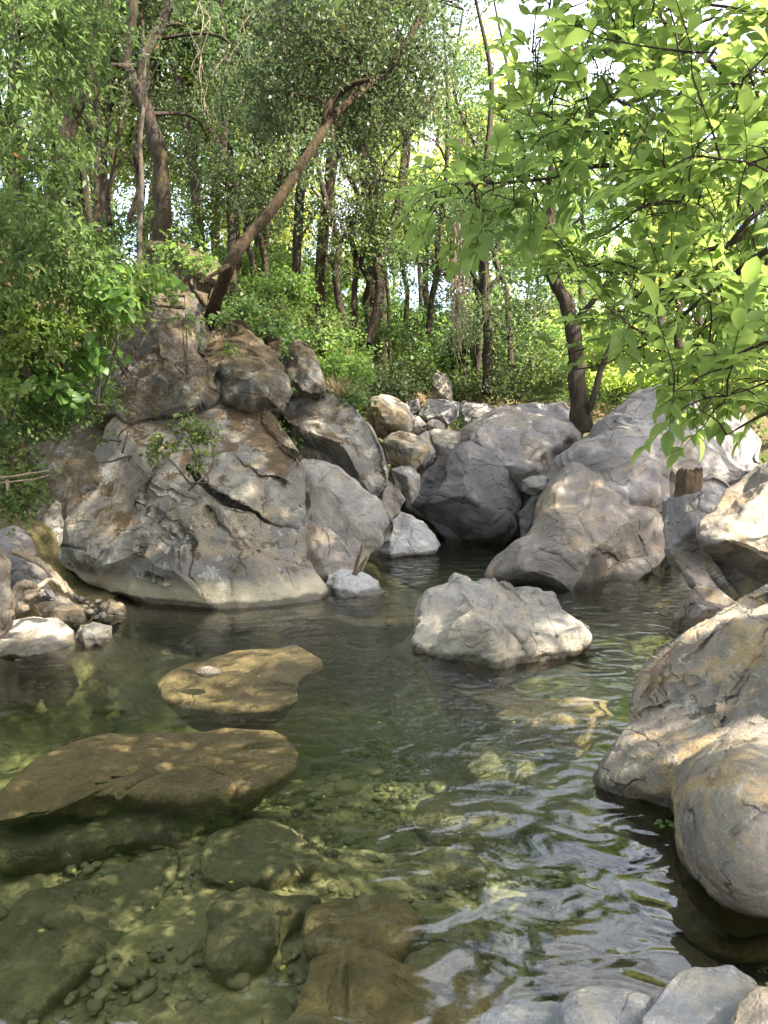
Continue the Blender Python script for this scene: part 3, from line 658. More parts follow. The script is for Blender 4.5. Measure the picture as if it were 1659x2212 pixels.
rock([(320,600),(335,540),(385,515),(435,528),(468,575),(474,620),(445,660),(380,640)],
     'dark earthy root mound under the forked tree', 'brownmoss', d=12.3, T=(.6,.8), lean=.4, N=60, fac=2, seed=97, fb=.12)
rock([(-60,1375),(0,1362),(32,1341),(72,1333),(122,1340),(160,1364),(168,1392),(150,1425),(80,1450),(-60,1450)],
     'long pale tan rock at the waterline on the left edge', 'pale', c=(60,1392), wl=(90,1412), T=(.4,.5), lean=.8, N=80, fac=2, seed=101, facets=[(0,.8,.5,.4)], fb=.04, scoop=.02, plate=.02)
rock([(160,1372),(172,1350),(205,1346),(240,1353),(243,1380),(225,1405),(175,1408)],
     'small pinkish white rock at the right tip of the long pale rock', 'pale', wl=(195,1394), T=(.25,.3), lean=.5, N=46, fac=4, seed=102)
rock([(60,1335),(75,1296),(125,1283),(168,1306),(208,1325),(190,1352),(120,1365),(70,1360)],
     'flat grey tan rock behind the long pale rock', 'tan', wl=(175,1340), T=(.3,.5), lean=1.2, N=50, fac=2, seed=103)
rock([(25,1228),(50,1198),(82,1206),(106,1242),(100,1262),(40,1262)],
     'bluish grey rock beneath the driftwood log', 'grey', d=8.4, T=(.2,.3), lean=.4, N=40, fac=4, seed=104)
rock([(-60,1170),(-10,1150),(30,1133),(55,1150),(78,1200),(50,1225),(-60,1225)],
     'smooth bluish rock at the left edge above the driftwood', 'grey', d=8.8, T=(.35,.4), lean=.6, N=50, fac=3, seed=105, scoop=.02, plate=.01)
rock([(-60,1190),(0,1182),(22,1208),(17,1270),(22,1302),(0,1320),(-60,1320)],
     'upright yellowish rock cut by the left edge of the picture', 'tan', d=7.7, T=(.25,.3), lean=.2, N=40, fac=3, seed=106)
rock([(15,1252),(30,1238),(62,1240),(104,1268),(122,1295),(60,1305),(10,1290)],
     'dark flat rock under the twisted driftwood', 'dark', d=8.1, T=(.2,.3), lean=.8, N=36, fac=3, seed=107)
rock([(210,1325),(218,1308),(236,1293),(268,1305),(275,1330),(260,1350),(220,1350)],
     'small orange brown rock in the hollow under the giant boulder', 'tan', wl=(240,1330), T=(.2,.3), lean=.4, N=36, fac=4, seed=108)
rock([(40,1190),(58,1135),(92,1105),(128,1130),(150,1190),(205,1250),(150,1290),(80,1262)],
     'shadowed rock between the bluish rock and the left foot of the giant boulder', 'dark', d=10.2, T=(.25,.4), lean=.3, N=60, fac=4, seed=109)
r_ = random.Random(4)
spots = [(205,1318),(198,1309),(212,1300),(188,1302),(176,1296),(112,1282),(122,1279),(103,1276),(195,1322),(222,1330),(165,1290),(150,1281),(135,1276),(184,1312),(208,1334)]
peb = None
for k, (px, py) in enumerate(spots):
    if peb is None:
        v, f = cubesphere(8); v = v*np.array([.05, .04, .03]); v = v*(1+.18*vnoise(v*30+3, 9))[:, None]
        pm = mesh_np('pebble', v, f); pm.materials.append(M['grey'])
    q = PZ(px, py, .06)
    o = bpy.data.objects.new('pebble', pm); col.objects.link(o); o.location = tuple(q); s = r_.uniform(.5, 1.2)
    o.scale = (s, s, s); o.rotation_euler = (r_.uniform(-.4, .4), r_.uniform(-.4, .4), r_.uniform(0, 6))
    tag(o, 'pebble in the scatter beside the hollow under the giant boulder', 'pebble', 'pebbles beside the hollow')

# ------------------------------------------------------------------ drowned slabs
slab([(-120,1770),(-60,1735),(0,1690),(60,1640),(130,1612),(230,1592),(400,1585),(480,1573),(590,1576),(622,1590),(648,1620),(640,1655),(600,1672),(560,1690),(480,1700),(400,1712),(290,1700),(200,1705),(100,1738),(0,1752)],
     'longest submerged slab, orange brown and cracked, left of the pool centre', -.17, .22, N=130, seed=111, dome=.05, box=.5, tilt=(.0,.06), fb=.025, scoop=.012, plate=.025, fine=.002, cracks=[([(250,1705),(330,1670),(420,1640),(520,1625),(600,1600)],.02,.05),([(420,1640),(440,1665),(500,1700)],.015,.04),([(100,1650),(250,1640),(400,1610)],.02,.02)])
slab([(-120,1800),(0,1730),(100,1700),(300,1690),(480,1680),(560,1690),(500,1740),(380,1790),(200,1800),(0,1840)],
     'dark rock shelf under the near edge of the longest slab', -.40, .4, mat='sunk2', N=60, seed=130, dome=.10)
slab([(268,1720),(275,1690),(320,1676),(370,1680),(382,1710),(360,1745),(310,1758),(275,1745)],
     'round submerged rock under the near edge of the longest slab', -.42, .3, N=50, seed=112, dome=.08)
slab([(340,1462),(400,1432),(520,1404),(640,1398),(692,1425),(652,1455),(650,1490),(600,1508),(480,1510),(390,1502),(350,1485)],
     'submerged brown slab with a white pebble on it, behind the longest slab', -.16, .5, N=100, seed=113, dome=.08, box=.6, tilt=(0,.06), fb=.025, scoop=.012, plate=.025, fine=.002, cracks=[([(380,1462),(500,1475),(560,1470),(660,1468)],.03,.06),([(500,1475),(530,1450),(600,1440)],.02,.04)])
slab([(425,1832),(450,1800),(540,1775),(620,1785),(700,1840),(690,1855),(600,1882),(480,1890),(435,1870)],
     'submerged olive slab with a dark underside below the longest slab', -.42, .35, mat='sunk2', N=80, seed=114, dome=.06, box=.5, tilt=(.05,.08))
slab([(440,2040),(450,1965),(480,1935),(560,1925),(700,1930),(660,1960),(600,1990),(560,2050),(500,2085)],
     'submerged wedge shaped rock in the lower middle of the pool', -.42, .35, mat='sunk2', N=80, seed=115, dome=.08, box=.5, tilt=(-.06,.1))
slab([(655,2010),(670,1945),(730,1918),(850,1915),(920,1955),(890,2010),(850,2050),(760,2060),(690,2045)],
     'submerged brown rock right of the wedge shaped one', -.34, .35, mat='sunk', N=80, seed=116, dome=.10)
slab([(-80,2150),(0,2000),(60,1920),(200,1900),(330,1830),(385,1822),(390,1880),(300,1990),(200,2060),(120,2140),(0,2240)],
     'faint wide submerged slab at the lower left of the pool', -.5, .4, mat='sunk2', N=100, seed=117, dome=.08, box=.5, cracks=[([(60,1990),(150,2040),(300,2030),(380,2010)],.015,.04)])
slab([(880,1765),(900,1735),(960,1705),(1060,1702),(1120,1730),(1110,1765),(1040,1788),(930,1790)],
     'submerged olive rock at the middle of the pool, below the ridged boulder', -.45, .3, mat='sunk2', N=70, seed=118, dome=.08)
slab([(1005,1640),(1020,1600),(1060,1572),(1130,1570),(1180,1600),(1170,1640),(1100,1668),(1030,1670)],
     'greenish submerged rock left of the near boulders', -.55, .4, mat='sunk2', N=70, seed=119, dome=.10)
slab([(1070,1535),(1110,1510),(1200,1500),(1310,1505),(1330,1530),(1250,1548),(1130,1552)],
     'shallow brown submerged ledge behind the greenish rock', -.25, .5, mat='sunk', N=60, seed=120, dome=.08)
slab([(600,2260),(625,2130),(680,2060),(800,2045),(950,2080),(1060,2120),(1100,2200),(1080,2330),(700,2380)],
     'wide brown submerged shelf at the bottom centre of the pool', -.28, .4, mat='sunk', N=110, seed=121, dome=.08, box=.5, cracks=[([(740,2060),(760,2140),(740,2212)],.012,.03),([(860,2100),(960,2150),(1040,2160)],.012,.03)])
slab([(862,2080),(880,2035),(950,2018),(1035,2030),(1045,2080),(1000,2112),(920,2118)],
     'dark rounded submerged rock beside the brown shelf', -.32, .3, mat='sunk2', N=60, seed=122, dome=.10)
slab([(890,1990),(910,1960),(980,1955),(1060,1965),(1070,2005),(1000,2030),(920,2025)],
     'olive submerged rock above the dark rounded one', -.42, .3, mat='sunk2', N=60, seed=123, dome=.10)
slab([(840,1860),(870,1825),(960,1812),(1040,1830),(1050,1880),(960,1905),(870,1900)],
     'faint submerged rock between the olive rocks of the pool centre', -.58, .3, mat='sunk2', N=60, seed=124, dome=.10)
slab([(1130,1745),(1140,1660),(1220,1640),(1330,1650),(1400,1690),(1420,1780),(1350,1820),(1200,1800)],
     'submerged slab beside the foot of the near tan boulder', -.5, .35, mat='sunk2', N=60, seed=125, dome=.06, box=.5)
slab([(1380,1900),(1370,1800),(1400,1740),(1500,1720),(1640,1850),(1700,2000),(1600,2040),(1480,2010)],
     'shaded brown bedrock under the overhang of the near grey boulder', -.35, .35, mat='sunk', N=80, seed=126, dome=.08)
slab([(1180,2100),(1200,1980),(1330,1930),(1450,2010),(1560,2080),(1500,2180),(1300,2200)],
     'brown submerged rock in front of the foreground slabs', -.45, .3, mat='sunk', N=70, seed=127, dome=.08)
slab([(900,1420),(930,1400),(1060,1455),(1150,1500),(1130,1530),(1020,1500),(930,1460)],
     'brown submerged foot along the near side of the ridged boulder', -.22, .5, mat='sunk', N=50, seed=128, dome=.08)
slab([(790,1300),(700,1300),(690,1320),(780,1345),(900,1340),(910,1310),(860,1290)],
     'shallow submerged ledge around the small white rock', -.22, .5, mat='sunk', N=50, seed=129, dome=.08)
v, f = cubesphere(14)
o = obj('pebble', mesh_np('white_pebble', v*np.array([.11, .06, .05])*(1+.1*vnoise(v*2, 5))[:, None], f), M['pale']); o.location = tuple(PZ(450, 1452, 0.0))
tag(o, 'single white stone just breaking the surface above the drowned brown slab', 'stone')

# gravel on the bed: nobody could count it
def gravel():
    v, f = cubesphere(2); n, m = len(v), 14000
    x = rng.uniform(-3.2, 3.2, m); y = 1.8+rng.uniform(0, 1, m)**.8*6
    keep = fbm(np.stack([x, y, x*0], 1)*.9, 77, 2) > -.28; x, y = x[keep], y[keep]; m = len(x)
    z = ground_z(x, y)+fbm(np.stack([x, y, x*0-0], 1)*2.2, 5, 3)*.07
    s = rng.lognormal(-4.25, .55, m)*1.0
    a = rng.uniform(0, 6.28, m); sc = rng.uniform(.75, 1.2, (m, 3))*np.array([1.2, 1, .5])
    q = v[None]*sc[:, None]*s[:, None, None]
    q = q*(1+.25*rng.normal(size=(m, n, 1))*.5)
    c, s_ = np.cos(a)[:, None], np.sin(a)[:, None]
    X = q[..., 0]*c-q[..., 1]*s_+x[:, None]; Y = q[..., 0]*s_+q[..., 1]*c+y[:, None]; Z = q[..., 2]+z[:, None]+s[:, None]*.3
    V = np.stack([X, Y, Z], -1).reshape(-1, 3); Fc = (f[None]+np.arange(m)[:, None, None]*n).reshape(-1, 4)
    me = mesh_np('gravel', V, Fc); attr(me, 'lv', np.repeat(rng.uniform(0, 1, m), n))
    t = NT('wet_gravel'); at = t.n('Attribute', attribute_name='lv')
    cc = t.mix(at.outputs['Fac'], (.10, .09, .05), (.24, .21, .12)); bs = t.n('BsdfPrincipled', **{'Base Color': cc, 'Roughness': .8}); t.t.links.new(bs.outputs[0], t.out.inputs[0])
    tag(obj('gravel', me, t.m), 'olive gravel scattered over the stream bed', kind='stuff')
gravel()

# ------------------------------------------------------------------ plants: tubes, leaves, trees
class MB:
    def __init__(s): s.v = []; s.f = []; s.n = 0
    def add(s, v, f): s.v.append(v); s.f.append(f+s.n); s.n += len(v)
    def tube(s, pts, rad, sides=8, sub=4, wob=.12, seed=0):
        p = np.array(pts, float); k = len(p)
        if np.isscalar(rad): rad = [rad, rad]
        r = np.interp(np.linspace(0, 1, k), np.linspace(0, 1, len(rad)), rad)
        if k > 2 and sub > 1:
            q = []; rr = []
            e = np.vstack([2*p[0]-p[1], p, 2*p[-1]-p[-2]])
            for i in range(k-1):
                a, b, c, d = e[i], e[i+1], e[i+2], e[i+3]
                for t in np.arange(sub)/sub:
                    q.append(.5*((2*b)+(-a+c)*t+(2*a-5*b+4*c-d)*t*t+(-a+3*b-3*c+d)*t**3)); rr.append(r[i]*(1-t)+r[i+1]*t)
            q.append(p[-1]); rr.append(r[-1]); p = np.array(q); r = np.array(rr)
        tg = np.gradient(p, axis=0); tg /= np.linalg.norm(tg, axis=1)[:, None]+1e-9
        ref = np.array([0, 1., 0]) if abs(tg[0, 1]) < .8 else np.array([1., 0, 0])
        a = np.cross(tg, ref); a /= np.linalg.norm(a, axis=1)[:, None]+1e-9; b = np.cross(tg, a)
        th = np.linspace(0, 2*math.pi, sides, endpoint=False)
        V = p[:, None]+(a[:, None]*np.cos(th)[None, :, None]+b[:, None]*np.sin(th)[None, :, None])*r[:, None, None]
        V = V.reshape(-1, 3)
        if wob and sides > 4:
            nn = (V-np.repeat(p, sides, 0)); V = V+nn*(vnoise(V/(r.max()*1.6)+seed, seed)*wob*2.2+vnoise(V/(r.max()*.5)+seed, seed)*wob)[:, None]
        i = np.arange(len(p)*sides).reshape(len(p), sides); j = np.roll(i, -1, 1)
        f = np.stack([i[:-1], i[1:], j[1:], j[:-1]], -1).reshape(-1, 4)
        s.add(V, f)
        # end cap
        c = i[-1]
        if sides % 2 == 0:
            s.f.append(np.array([[c[0], c[m], c[m+1], c[(m+2) % sides]] for m in range(1, sides-2, 2)])+s.n-len(V))
        return p
    def build(s, name, mat, parent=None, origin=None, smooth=True):
        me = mesh_np(name, np.concatenate(s.v), np.concatenate(s.f), smooth)
        return obj(name, me, mat, parent, origin)

T4 = (np.array([(0, 0, 0), (-.5, .45, .12), (0, 1, -.04), (.5, .45, .12)]), np.array([(0, 1, 2, 3)]))
_l = [0, .18, .42, .68, .88, 1.0]; _w = [.02, .34, .5, .40, .17, .0]; _z = [0, .03, .05, .02, -.05, -.12]
_tv = []
for l_, w_, z_ in zip(_l, _w, _z): _tv += [(-w_, l_, z_+w_*.22), (0, l_, z_), (w_, l_, z_+w_*.22)]
_tf = []
for k in range(5): _tf += [(3*k, 3*k+1, 3*k+4, 3*k+3), (3*k+1, 3*k+2, 3*k+5, 3*k+4)]
TBIG = (np.array(_tv), np.array(_tf))
_hv = [(0, 0, 0), (-.34, -.12, .05), (-.52, .2, .1), (-.42, .5, .06), (0, .42, 0), (0, 1, -.06), (.34, -.12, .05), (.52, .2, .1), (.42, .5, .06)]
THEART = (np.array(_hv), np.array([(0, 1, 2, 4), (4, 2, 3, 5), (0, 4, 7, 6), (4, 5, 8, 7)]))
def unit(a): return a/(np.linalg.norm(a, axis=-1, keepdims=True)+1e-9)
def leaves_arr(p, d, n, size, width=.4, tmpl=T4):
    """leaves at p pointing along d with face normal about n"""
    d = unit(d); s = unit(np.cross(d, n)); n = np.cross(s, d)
    tv, tf = tmpl; k = len(tv); m = len(p)
    size = np.broadcast_to(size, (m,))
    V = p[:, None]+size[:, None, None]*(s[:, None]*(tv[None, :, 0:1]*width*1.6)+d[:, None]*tv[None, :, 1:2]+n[:, None]*tv[None, :, 2:3])
    Fc = tf[None]+(np.arange(m)*k)[:, None, None]
    return V.reshape(-1, 3), Fc.reshape(-1, tf.shape[1])
def leaf_obj(name, parts, mat, parent=None, origin=None):
    v = []; f = []; lv = []; n = 0
    for V, Fc, k in parts:
        v.append(V); f.append(Fc+n); n += len(V); lv.append(np.repeat(rng.uniform(0, 1, len(V)//k), k))
    me = mesh_np(name, np.concatenate(v), np.concatenate(f)); attr(me, 'lv', np.concatenate(lv))
    return obj(name, me, mat, parent, origin)
def cloud(c, r, n, gap=.0, gs=1.0, seed=0, shell=.5):
    """twig points through an ellipsoid, with gaps"""
    u = rng.normal(size=(n, 3)); u = unit(u)*(rng.uniform(shell**3, 1, (n, 1))**(1/3.))
    p = np.asarray(c)+u*np.asarray(r)
    if gap > -1: p = p[fbm(p*gs, seed+31, 3) > gap-.25]
    return p
def twig_leaves(tw, per, size, width, droop=.5, spread=.25, up=.8, tmpl=T4, jit=.35):
    """a spray of leaves round every twig point"""
    m = len(tw); a = rng.normal(size=(m, 3)); a[:, 2] = a[:, 2]*.5-droop; a = unit(a)
    t = np.tile(np.linspace(0, 1, per), m); tp = np.repeat(tw, per, 0); ax = np.repeat(a, per, 0)
    p = tp+ax*(t*spread)[:, None]+rng.normal(size=(m*per, 3))*spread*.12
    sd_ = rng.normal(size=(m*per, 3)); d = ax*.7+unit(sd_)*.9; d[:, 2] -= droop*.6
    n = rng.normal(size=(m*per, 3))*(1-up*.5); n[:, 2] += up*1.3
    s = size*rng.uniform(1-jit, 1+jit, m*per)
    V, Fc = leaves_arr(p, d, n, s, width, tmpl)
    return V, Fc, len(tmpl[0])
def ray_filter(p, rays):
    """drop points close to any of the given lines (origin, direction, radius)"""
    keep = np.ones(len(p), bool)
    for o, d, r in rays:
        q = p-o; t = q@d; keep &= ~((t > 0) & (np.linalg.norm(q-t[:, None]*d, axis=1) < r))
    return p[keep]

def tree(name, label, cat, trunks, mat, blobs, leafmat, leaf=.09, width=.32, per=9, droop=.4, spread=.35, group=None, limbs=True, filt=None, sides=10, gap=.0, gs=1.0, seed=1, tmpl=T4, up=.7, trunk_name='trunk', twigs=True, wob=.12):
    """trunks: list of (points in world metres, radii); blobs: (centre, radii, twig count)"""
    base = np.array(trunks[0][0][0])
    root = empty(name, base); tag(root, label, cat, group)
    mb = MB(); allp = []
    for k, (pts, rad) in enumerate(trunks):
        allp.append(mb.tube(pts, rad, sides, 5, wob, seed+k))
    allp = np.concatenate(allp)
    parts = []; r = np.random.default_rng(seed)
    for bi, (c, rr, n) in enumerate(blobs):
        c = np.array(c); tw = cloud(c, rr, n, gap, gs, seed+bi)
        if filt is not None: tw = filt(tw)
        if limbs and twigs:
            q = allp[np.argmin(((allp-c)**2).sum(1)+np.where(allp[:, 2] > c[2]+.5, 9, 0))]
            mid = (q+c)/2+r.normal(size=3)*.12*np.linalg.norm(c-q); mid[2] += .1*np.linalg.norm(c-q)
            lr = .008+.012*np.linalg.norm(c-q)**.5
            if np.linalg.norm(c-q) > .2: mb.tube([q, mid, c], [lr*1.5, lr, lr*.5], 6, 5, .1, seed)
            for tt in (tw[:: max(1, len(tw)//7)] if len(tw) else []):
                m2 = (c+tt)/2+r.normal(size=3)*.1*max(rr)
                mb.tube([mid*.3+c*.7, m2, tt], [lr*.5, lr*.32, .003], 5, 3, 0, seed)
        if len(tw): parts.append(twig_leaves(tw, per, leaf, width, droop, spread, up, tmpl))
    lo = mb.build(trunk_name, mat, root); lo.location = tuple(-base)
    if parts:
        o = leaf_obj('crown', parts, leafmat, root); o.location = tuple(-base)
    return root
def pp(*a): return [tuple(P(x, y, d)) for x, y, d in a]
def pb(x, y, d, rx, ry, rz, n): return (P(x, y, d), (rx*d/F, rz, ry*d/F), n)

# ---- forked tree on the left bank
tree('forked_tree', 'dark forked tree with a knotty stub standing on the left bank above the mossy rocks', 'tree',
     [(pp((352,600,12.5),(350,520,12.4),(352,440,12.3),(346,350,12.2),(328,275,12.2),(302,205,12.2),(284,160,12.2)), [.17,.16,.14,.13,.12,.12,.11]),
      (pp((288,170,12.2),(272,138,12.2),(276,90,12.1),(288,20,12.0),(294,-80,12.0),(320,-220,12)), [.10,.085,.08,.07,.06]),
      (pp((304,205,12.2),(308,140,12.2),(322,100,12.2),(345,60,12.3),(364,10,12.3),(372,-80,12.4),(420,-220,12.4)), [.10,.085,.08,.07,.05]),
      (pp((276,150,12.2),(262,144,12.1),(243,143,12.1)), [.07,.06,.05]),
      (pp((306,130,12.2),(304,112,12.2),(305,97,12.2)), [.05,.045,.04])],
     M['bark'], [pb(330,-60,13.8,190,110,1.3,260), pb(500,20,12.8,120,90,1.2,280), pb(430,170,13.8,90,80,.9,130), pb(560,190,13,100,90,1.0,220), pb(160,-20,13.2,110,110,1.0,200), pb(460,320,13.9,60,70,.8,80)],
     M['leaf_dark'], leaf=.085, width=.3, per=10, seed=11, gap=-.02, gs=1.3)
# ---- leaning tree
tree('leaning_tree', 'mossy tree leaning to the right out of the brown rocks on the left bank', 'tree',
     [(pp((446,745,12.2),(454,702,11.8),(463,665,11.5),(479,618,11.2),(500,563,10.9),(540,508,11.0),(582,460,11.1),(622,402,11.2),(660,342,11.3),(688,300,11.4),(712,262,11.5),(745,228,11.6),(790,190,11.8),(835,158,12),(870,100,12.2),(905,40,12.4),(925,-60,12.6)), [.115,.10,.085,.073,.062,.05,.04]),
      (pp((700,275,11.45),(706,240,11.4),(730,205,11.4),(762,182,11.3),(800,172,11.2)), [.06,.05,.03]),
      (pp((497,570,10.9),(470,588,10.6),(430,610,10.4)), [.04,.03,.02])],
     M['bark_moss'], [pb(720,120,11.8,110,90,1.1,300), pb(850,60,12.2,110,90,1.1,300), pb(640,60,12,90,80,1.0,240), pb(900,180,12.6,80,70,1.0,170), pb(800,270,12.4,80,60,.9,120), pb(600,200,11.8,70,70,.8,130), pb(780,-60,12,140,70,1.2,240)],
     M['leaf_dark'], leaf=.085, width=.3, per=10, seed=12, gap=-.02, gs=1.3)
# ---- left edge trees with narrow leaves
tree('narrow_leaved_tree', 'pale trunked tree with long drooping narrow leaves along the left edge', 'tree',
     [(pp((57,830,7.9),(50,700,7.8),(42,560,7.8),(45,420,7.7),(36,280,7.7),(36,140,7.6),(34,0,7.6),(30,-150,7.6)), [.055,.05,.045,.04,.03])],
     M['bark_pale'], [pb(60,60,7.4,110,110,.9,190), pb(150,100,7.8,70,80,.6,95), pb(20,260,7.2,80,100,.7,130), pb(90,330,7.4,70,80,.6,90), pb(60,470,7.2,90,90,.6,140), pb(150,530,7.6,80,50,.6,80), pb(20,590,7.1,70,70,.6,90), pb(180,0,8,60,60,.5,60)],
     M['leaf_willow'], leaf=.10, width=.22, per=10, droop=.6, seed=13, gap=.04, gs=1.8, up=.5, spread=.36, tmpl=T4)
tree('mossy_leaning_tree', 'thick dark mossy trunk leaning right behind the left edge foliage', 'tree',
     [(pp((95,520,9.8),(112,430,9.8),(130,360,9.7),(150,270,9.7),(172,210,9.6),(188,150,9.6),(215,60,9.6),(235,-60,9.6)), [.12,.11,.10,.085,.07])],
     M['bark'], [pb(130,-40,10.3,100,80,.8,170), pb(110,200,10.6,80,70,.7,90), pb(200,280,10.8,30,50,.4,25), pb(60,380,10.4,70,80,.6,90)],
     M['leaf_willow'], leaf=.10, width=.24, per=9, droop=.7, seed=14, gap=.0, gs=1.6)
tree('slender_pale_tree', 'slender whitish trunk standing in front of the forked tree', 'tree',
     [(pp((301,575,11.6),(302,490,11.6),(306,400,11.6),(303,300,11.6),(312,200,11.6),(308,60,11.6)), [.045,.04,.035,.025])],
     M['bark_pale'], [pb(300,80,11.6,60,50,.6,50)], M['leaf_dark'], leaf=.08, seed=15)

# ---- bushes along the left bank
def bush(name, label, blobs, leafmat, leaf, width, per=8, stems=4, seed=1, tmpl=T4, droop=.3, up=.8, gap=-.05, gs=1.6, spread=.22, cat='bush', group=None):
    c0 = np.mean([b[0] for b in blobs], 0); zb = min(b[0][2]-b[1][2] for b in blobs)
    base = np.array([c0[0], c0[1]+.1, zb])
    tr_ = []
    r = np.random.default_rng(seed)
    for k in range(stems):
        b = blobs[k % len(blobs)]; top = np.array(b[0])+r.normal(size=3)*np.array(b[1])*.5
        mid = (base+top)/2+r.normal(size=3)*.1
        tr_.append(([tuple(base+r.normal(size=3)*.05), tuple(mid), tuple(top)], [.014, .009, .004]))
    return tree(name, label, cat, tr_, M['bark_pale'], blobs, leafmat, leaf, width, per, droop, spread, group, True, None, 6, gap, gs, seed, tmpl, up, 'stems', True, 0)
bush('bush', 'light green bush with long pointed leaves hanging over the cliff at the left', [pb(120,640,7.9,90,70,.5,150), pb(210,600,8.4,90,50,.5,150), pb(290,580,9.2,60,30,.4,70), pb(60,700,7.6,80,60,.5,130), pb(230,680,8.6,60,40,.4,80)], M['leaf_lime'], .10, .24, seed=21, droop=.6)
bush('grape_vine', 'climbing vine with pale heart shaped leaves above the dark grey fractured boulder', [pb(180,760,8.3,50,50,.25,40), pb(120,830,8.1,60,40,.25,40), pb(345,605,9.9,40,25,.2,22), pb(230,620,8.0,60,40,.25,30), pb(95,770,7.9,40,40,.2,26)], M['leaf_lime'], .10, .62, per=4, seed=22, tmpl=THEART, cat='vine', up=.3, droop=.6)
bush('bush', 'dense small leaved bush left of the lichened cliff face', [pb(60,820,8.3,90,70,.5,240), pb(190,850,9.0,70,40,.4,130), pb(20,900,8.0,80,50,.5,170), pb(120,900,8.7,60,30,.3,110), pb(20,760,7.8,60,60,.4,120)], M['leaf_mid'], .055, .5, seed=23)
bush('bramble', 'glossy bramble hanging above the bluish rocks at the left edge', [pb(30,1070,8.1,45,40,.25,90), pb(20,985,8.1,50,40,.25,70), pb(60,1040,8.3,30,30,.2,40)], M['leaf_mid'], .055, .6, per=6, seed=24, cat='bramble')
bush('bush', 'bright green bush at the middle of the left edge', [pb(-10,700,7.0,70,90,.4,130), pb(-20,830,7.0,60,60,.4,90)], M['leaf_lime'], .08, .35, seed=25)
bush('boulder_plant', 'leafy green plant rooted in the crack on the face of the giant boulder', [pb(400,925,8.15,30,38,.12,36), pb(440,935,8.1,28,22,.10,26), pb(350,958,8.15,35,22,.12,24), pb(430,985,8.0,22,30,.1,24), pb(330,985,8.1,16,14,.1,7), pb(455,1035,8.0,8,12,.05,4)], M['leaf_lime'], .05, .5, per=6, seed=26, cat='plant', spread=.12)
bush('boulder_plant', 'small sprig growing on the left shoulder of the giant boulder', [pb(280,925,8.5,10,22,.08,12), pb(218,945,8.6,18,12,.08,9)], M['leaf_mid'], .04, .5, per=5, seed=27, cat='plant', spread=.08)
bush('bush', 'leafy shrub hanging over the top of the lichened cliff face', [pb(270,635,9.9,55,28,.3,90), pb(335,598,10.3,45,20,.3,70), pb(235,690,9.8,30,35,.25,60), pb(215,770,9.9,25,40,.2,50)], M['leaf_mid'], .07, .4, seed=72, spread=.2)
bush('bush', 'low shrub growing along the top edge of the mossy slope', [pb(520,665,11.9,50,18,.3,70), pb(575,700,12.2,35,25,.3,60), pb(480,690,11.2,16,14,.15,20), pb(640,725,12.6,40,20,.3,50)], M['leaf_mid'], .065, .42, seed=73, spread=.2)
bush('rock_plant', 'green sprigs trailing over the mossy slope below the leaning tree', [pb(400,690,10.0,30,30,.1,14), pb(430,760,10.0,16,40,.1,14), pb(495,750,10.6,20,16,.1,12), pb(360,640,10.1,30,14,.1,14), pb(300,660,10,20,40,.1,16)], M['leaf_lime'], .055, .5, per=6, seed=29, cat='plant', spread=.12)
bush('rock_plant', 'sprigs trailing beside the upright brown rock', [pb(610,770,11.7,8,30,.1,10), pb(625,830,11.7,8,20,.1,8)], M['leaf_lime'], .05, .5, per=5, seed=30, cat='plant', spread=.1)
bush('bush', 'leafy saplings at the foot of the forked tree', [pb(400,500,12,50,20,.4,50), pb(370,545,11.8,50,25,.4,50), pb(430,560,11.4,40,14,.3,30)], M['leaf_lime'], .08, .4, seed=28)

bush('bush', 'leafy shrub in the gap behind the slender pale trunk', [pb(250,500,15,80,50,.8,170), pb(170,540,15,80,50,.8,140), pb(330,470,15.5,60,40,.8,100), pb(430,480,15.5,60,40,.8,100)], M['leaf_mid'], .08, .45, seed=71, per=9, spread=.3)
# ---- bushes at the forest edge behind the rock pile
bl = [('tall dark bush right of the leaning tree', (560,660,13.5), 80, 50, 'leaf_mid', 1.0), ('bright green bush beside the upright brown rock', (740,780,14), 60, 70, 'leaf_lime', .8),
      ('broad leafy bush in the middle of the slope', (670,700,15), 90, 50, 'leaf_mid', 1.0), ('low bush directly above the grey overhanging block', (740,850,13), 40, 30, 'leaf_mid', .6),
      ('dark bush above the smooth round boulder', (830,820,16.5), 70, 50, 'leaf_dark', .9), ('dark bush left of the upright pointed stone', (890,790,17.5), 50, 60, 'leaf_mid', .9),
      ('shaded bush right of the upright pointed stone', (1020,830,18), 70, 40, 'leaf_mid', .9), ('wide bush above the whaleback boulder', (1120,800,17.5), 90, 70, 'leaf_dark', 1.0),
      ('high bush under the thin trees', (820,700,18), 90, 50, 'leaf_mid', 1.0), ('dark bush beneath the hanging vines', (960,700,19), 90, 60, 'leaf_dark', 1.2),
      ('tall shrub with small leaves right of the hanging vines', (1100,650,17), 100, 80, 'leaf_dark', 1.2), ('bush at the left foot of the thick right trunk', (1190,780,17), 60, 70, 'leaf_mid', .8),
      ('sunlit low bush behind the largest rugged boulder', (1380,800,18), 90, 35, 'leaf_bright', 1.0), ('sunlit bush right of the thick right trunk', (1330,720,19), 60, 50, 'leaf_bright', 1.0),
      ('sunny bush at the right edge behind the ash leaves', (1560,780,17), 110, 60, 'leaf_bright', 1.0), ('bush on the slope above the moss tipped rock', (600,620,15), 70, 30, 'leaf_lime', .8)]
for k, (lab, (x, y, d), rx, ry, m, rz) in enumerate(bl):
    bush('bush', lab, [pb(x, y, d, rx, ry, rz, 150), pb(x-rx*.5, y+ry*.4, d-.3, rx*.6, ry*.6, rz*.6, 80), pb(x+rx*.5, y+ry*.3, d-.3, rx*.6, ry*.6, rz*.6, 80)], M[m], .075 if m != 'leaf_bright' else .09, .45, seed=40+k, per=9, spread=.3, group=None)

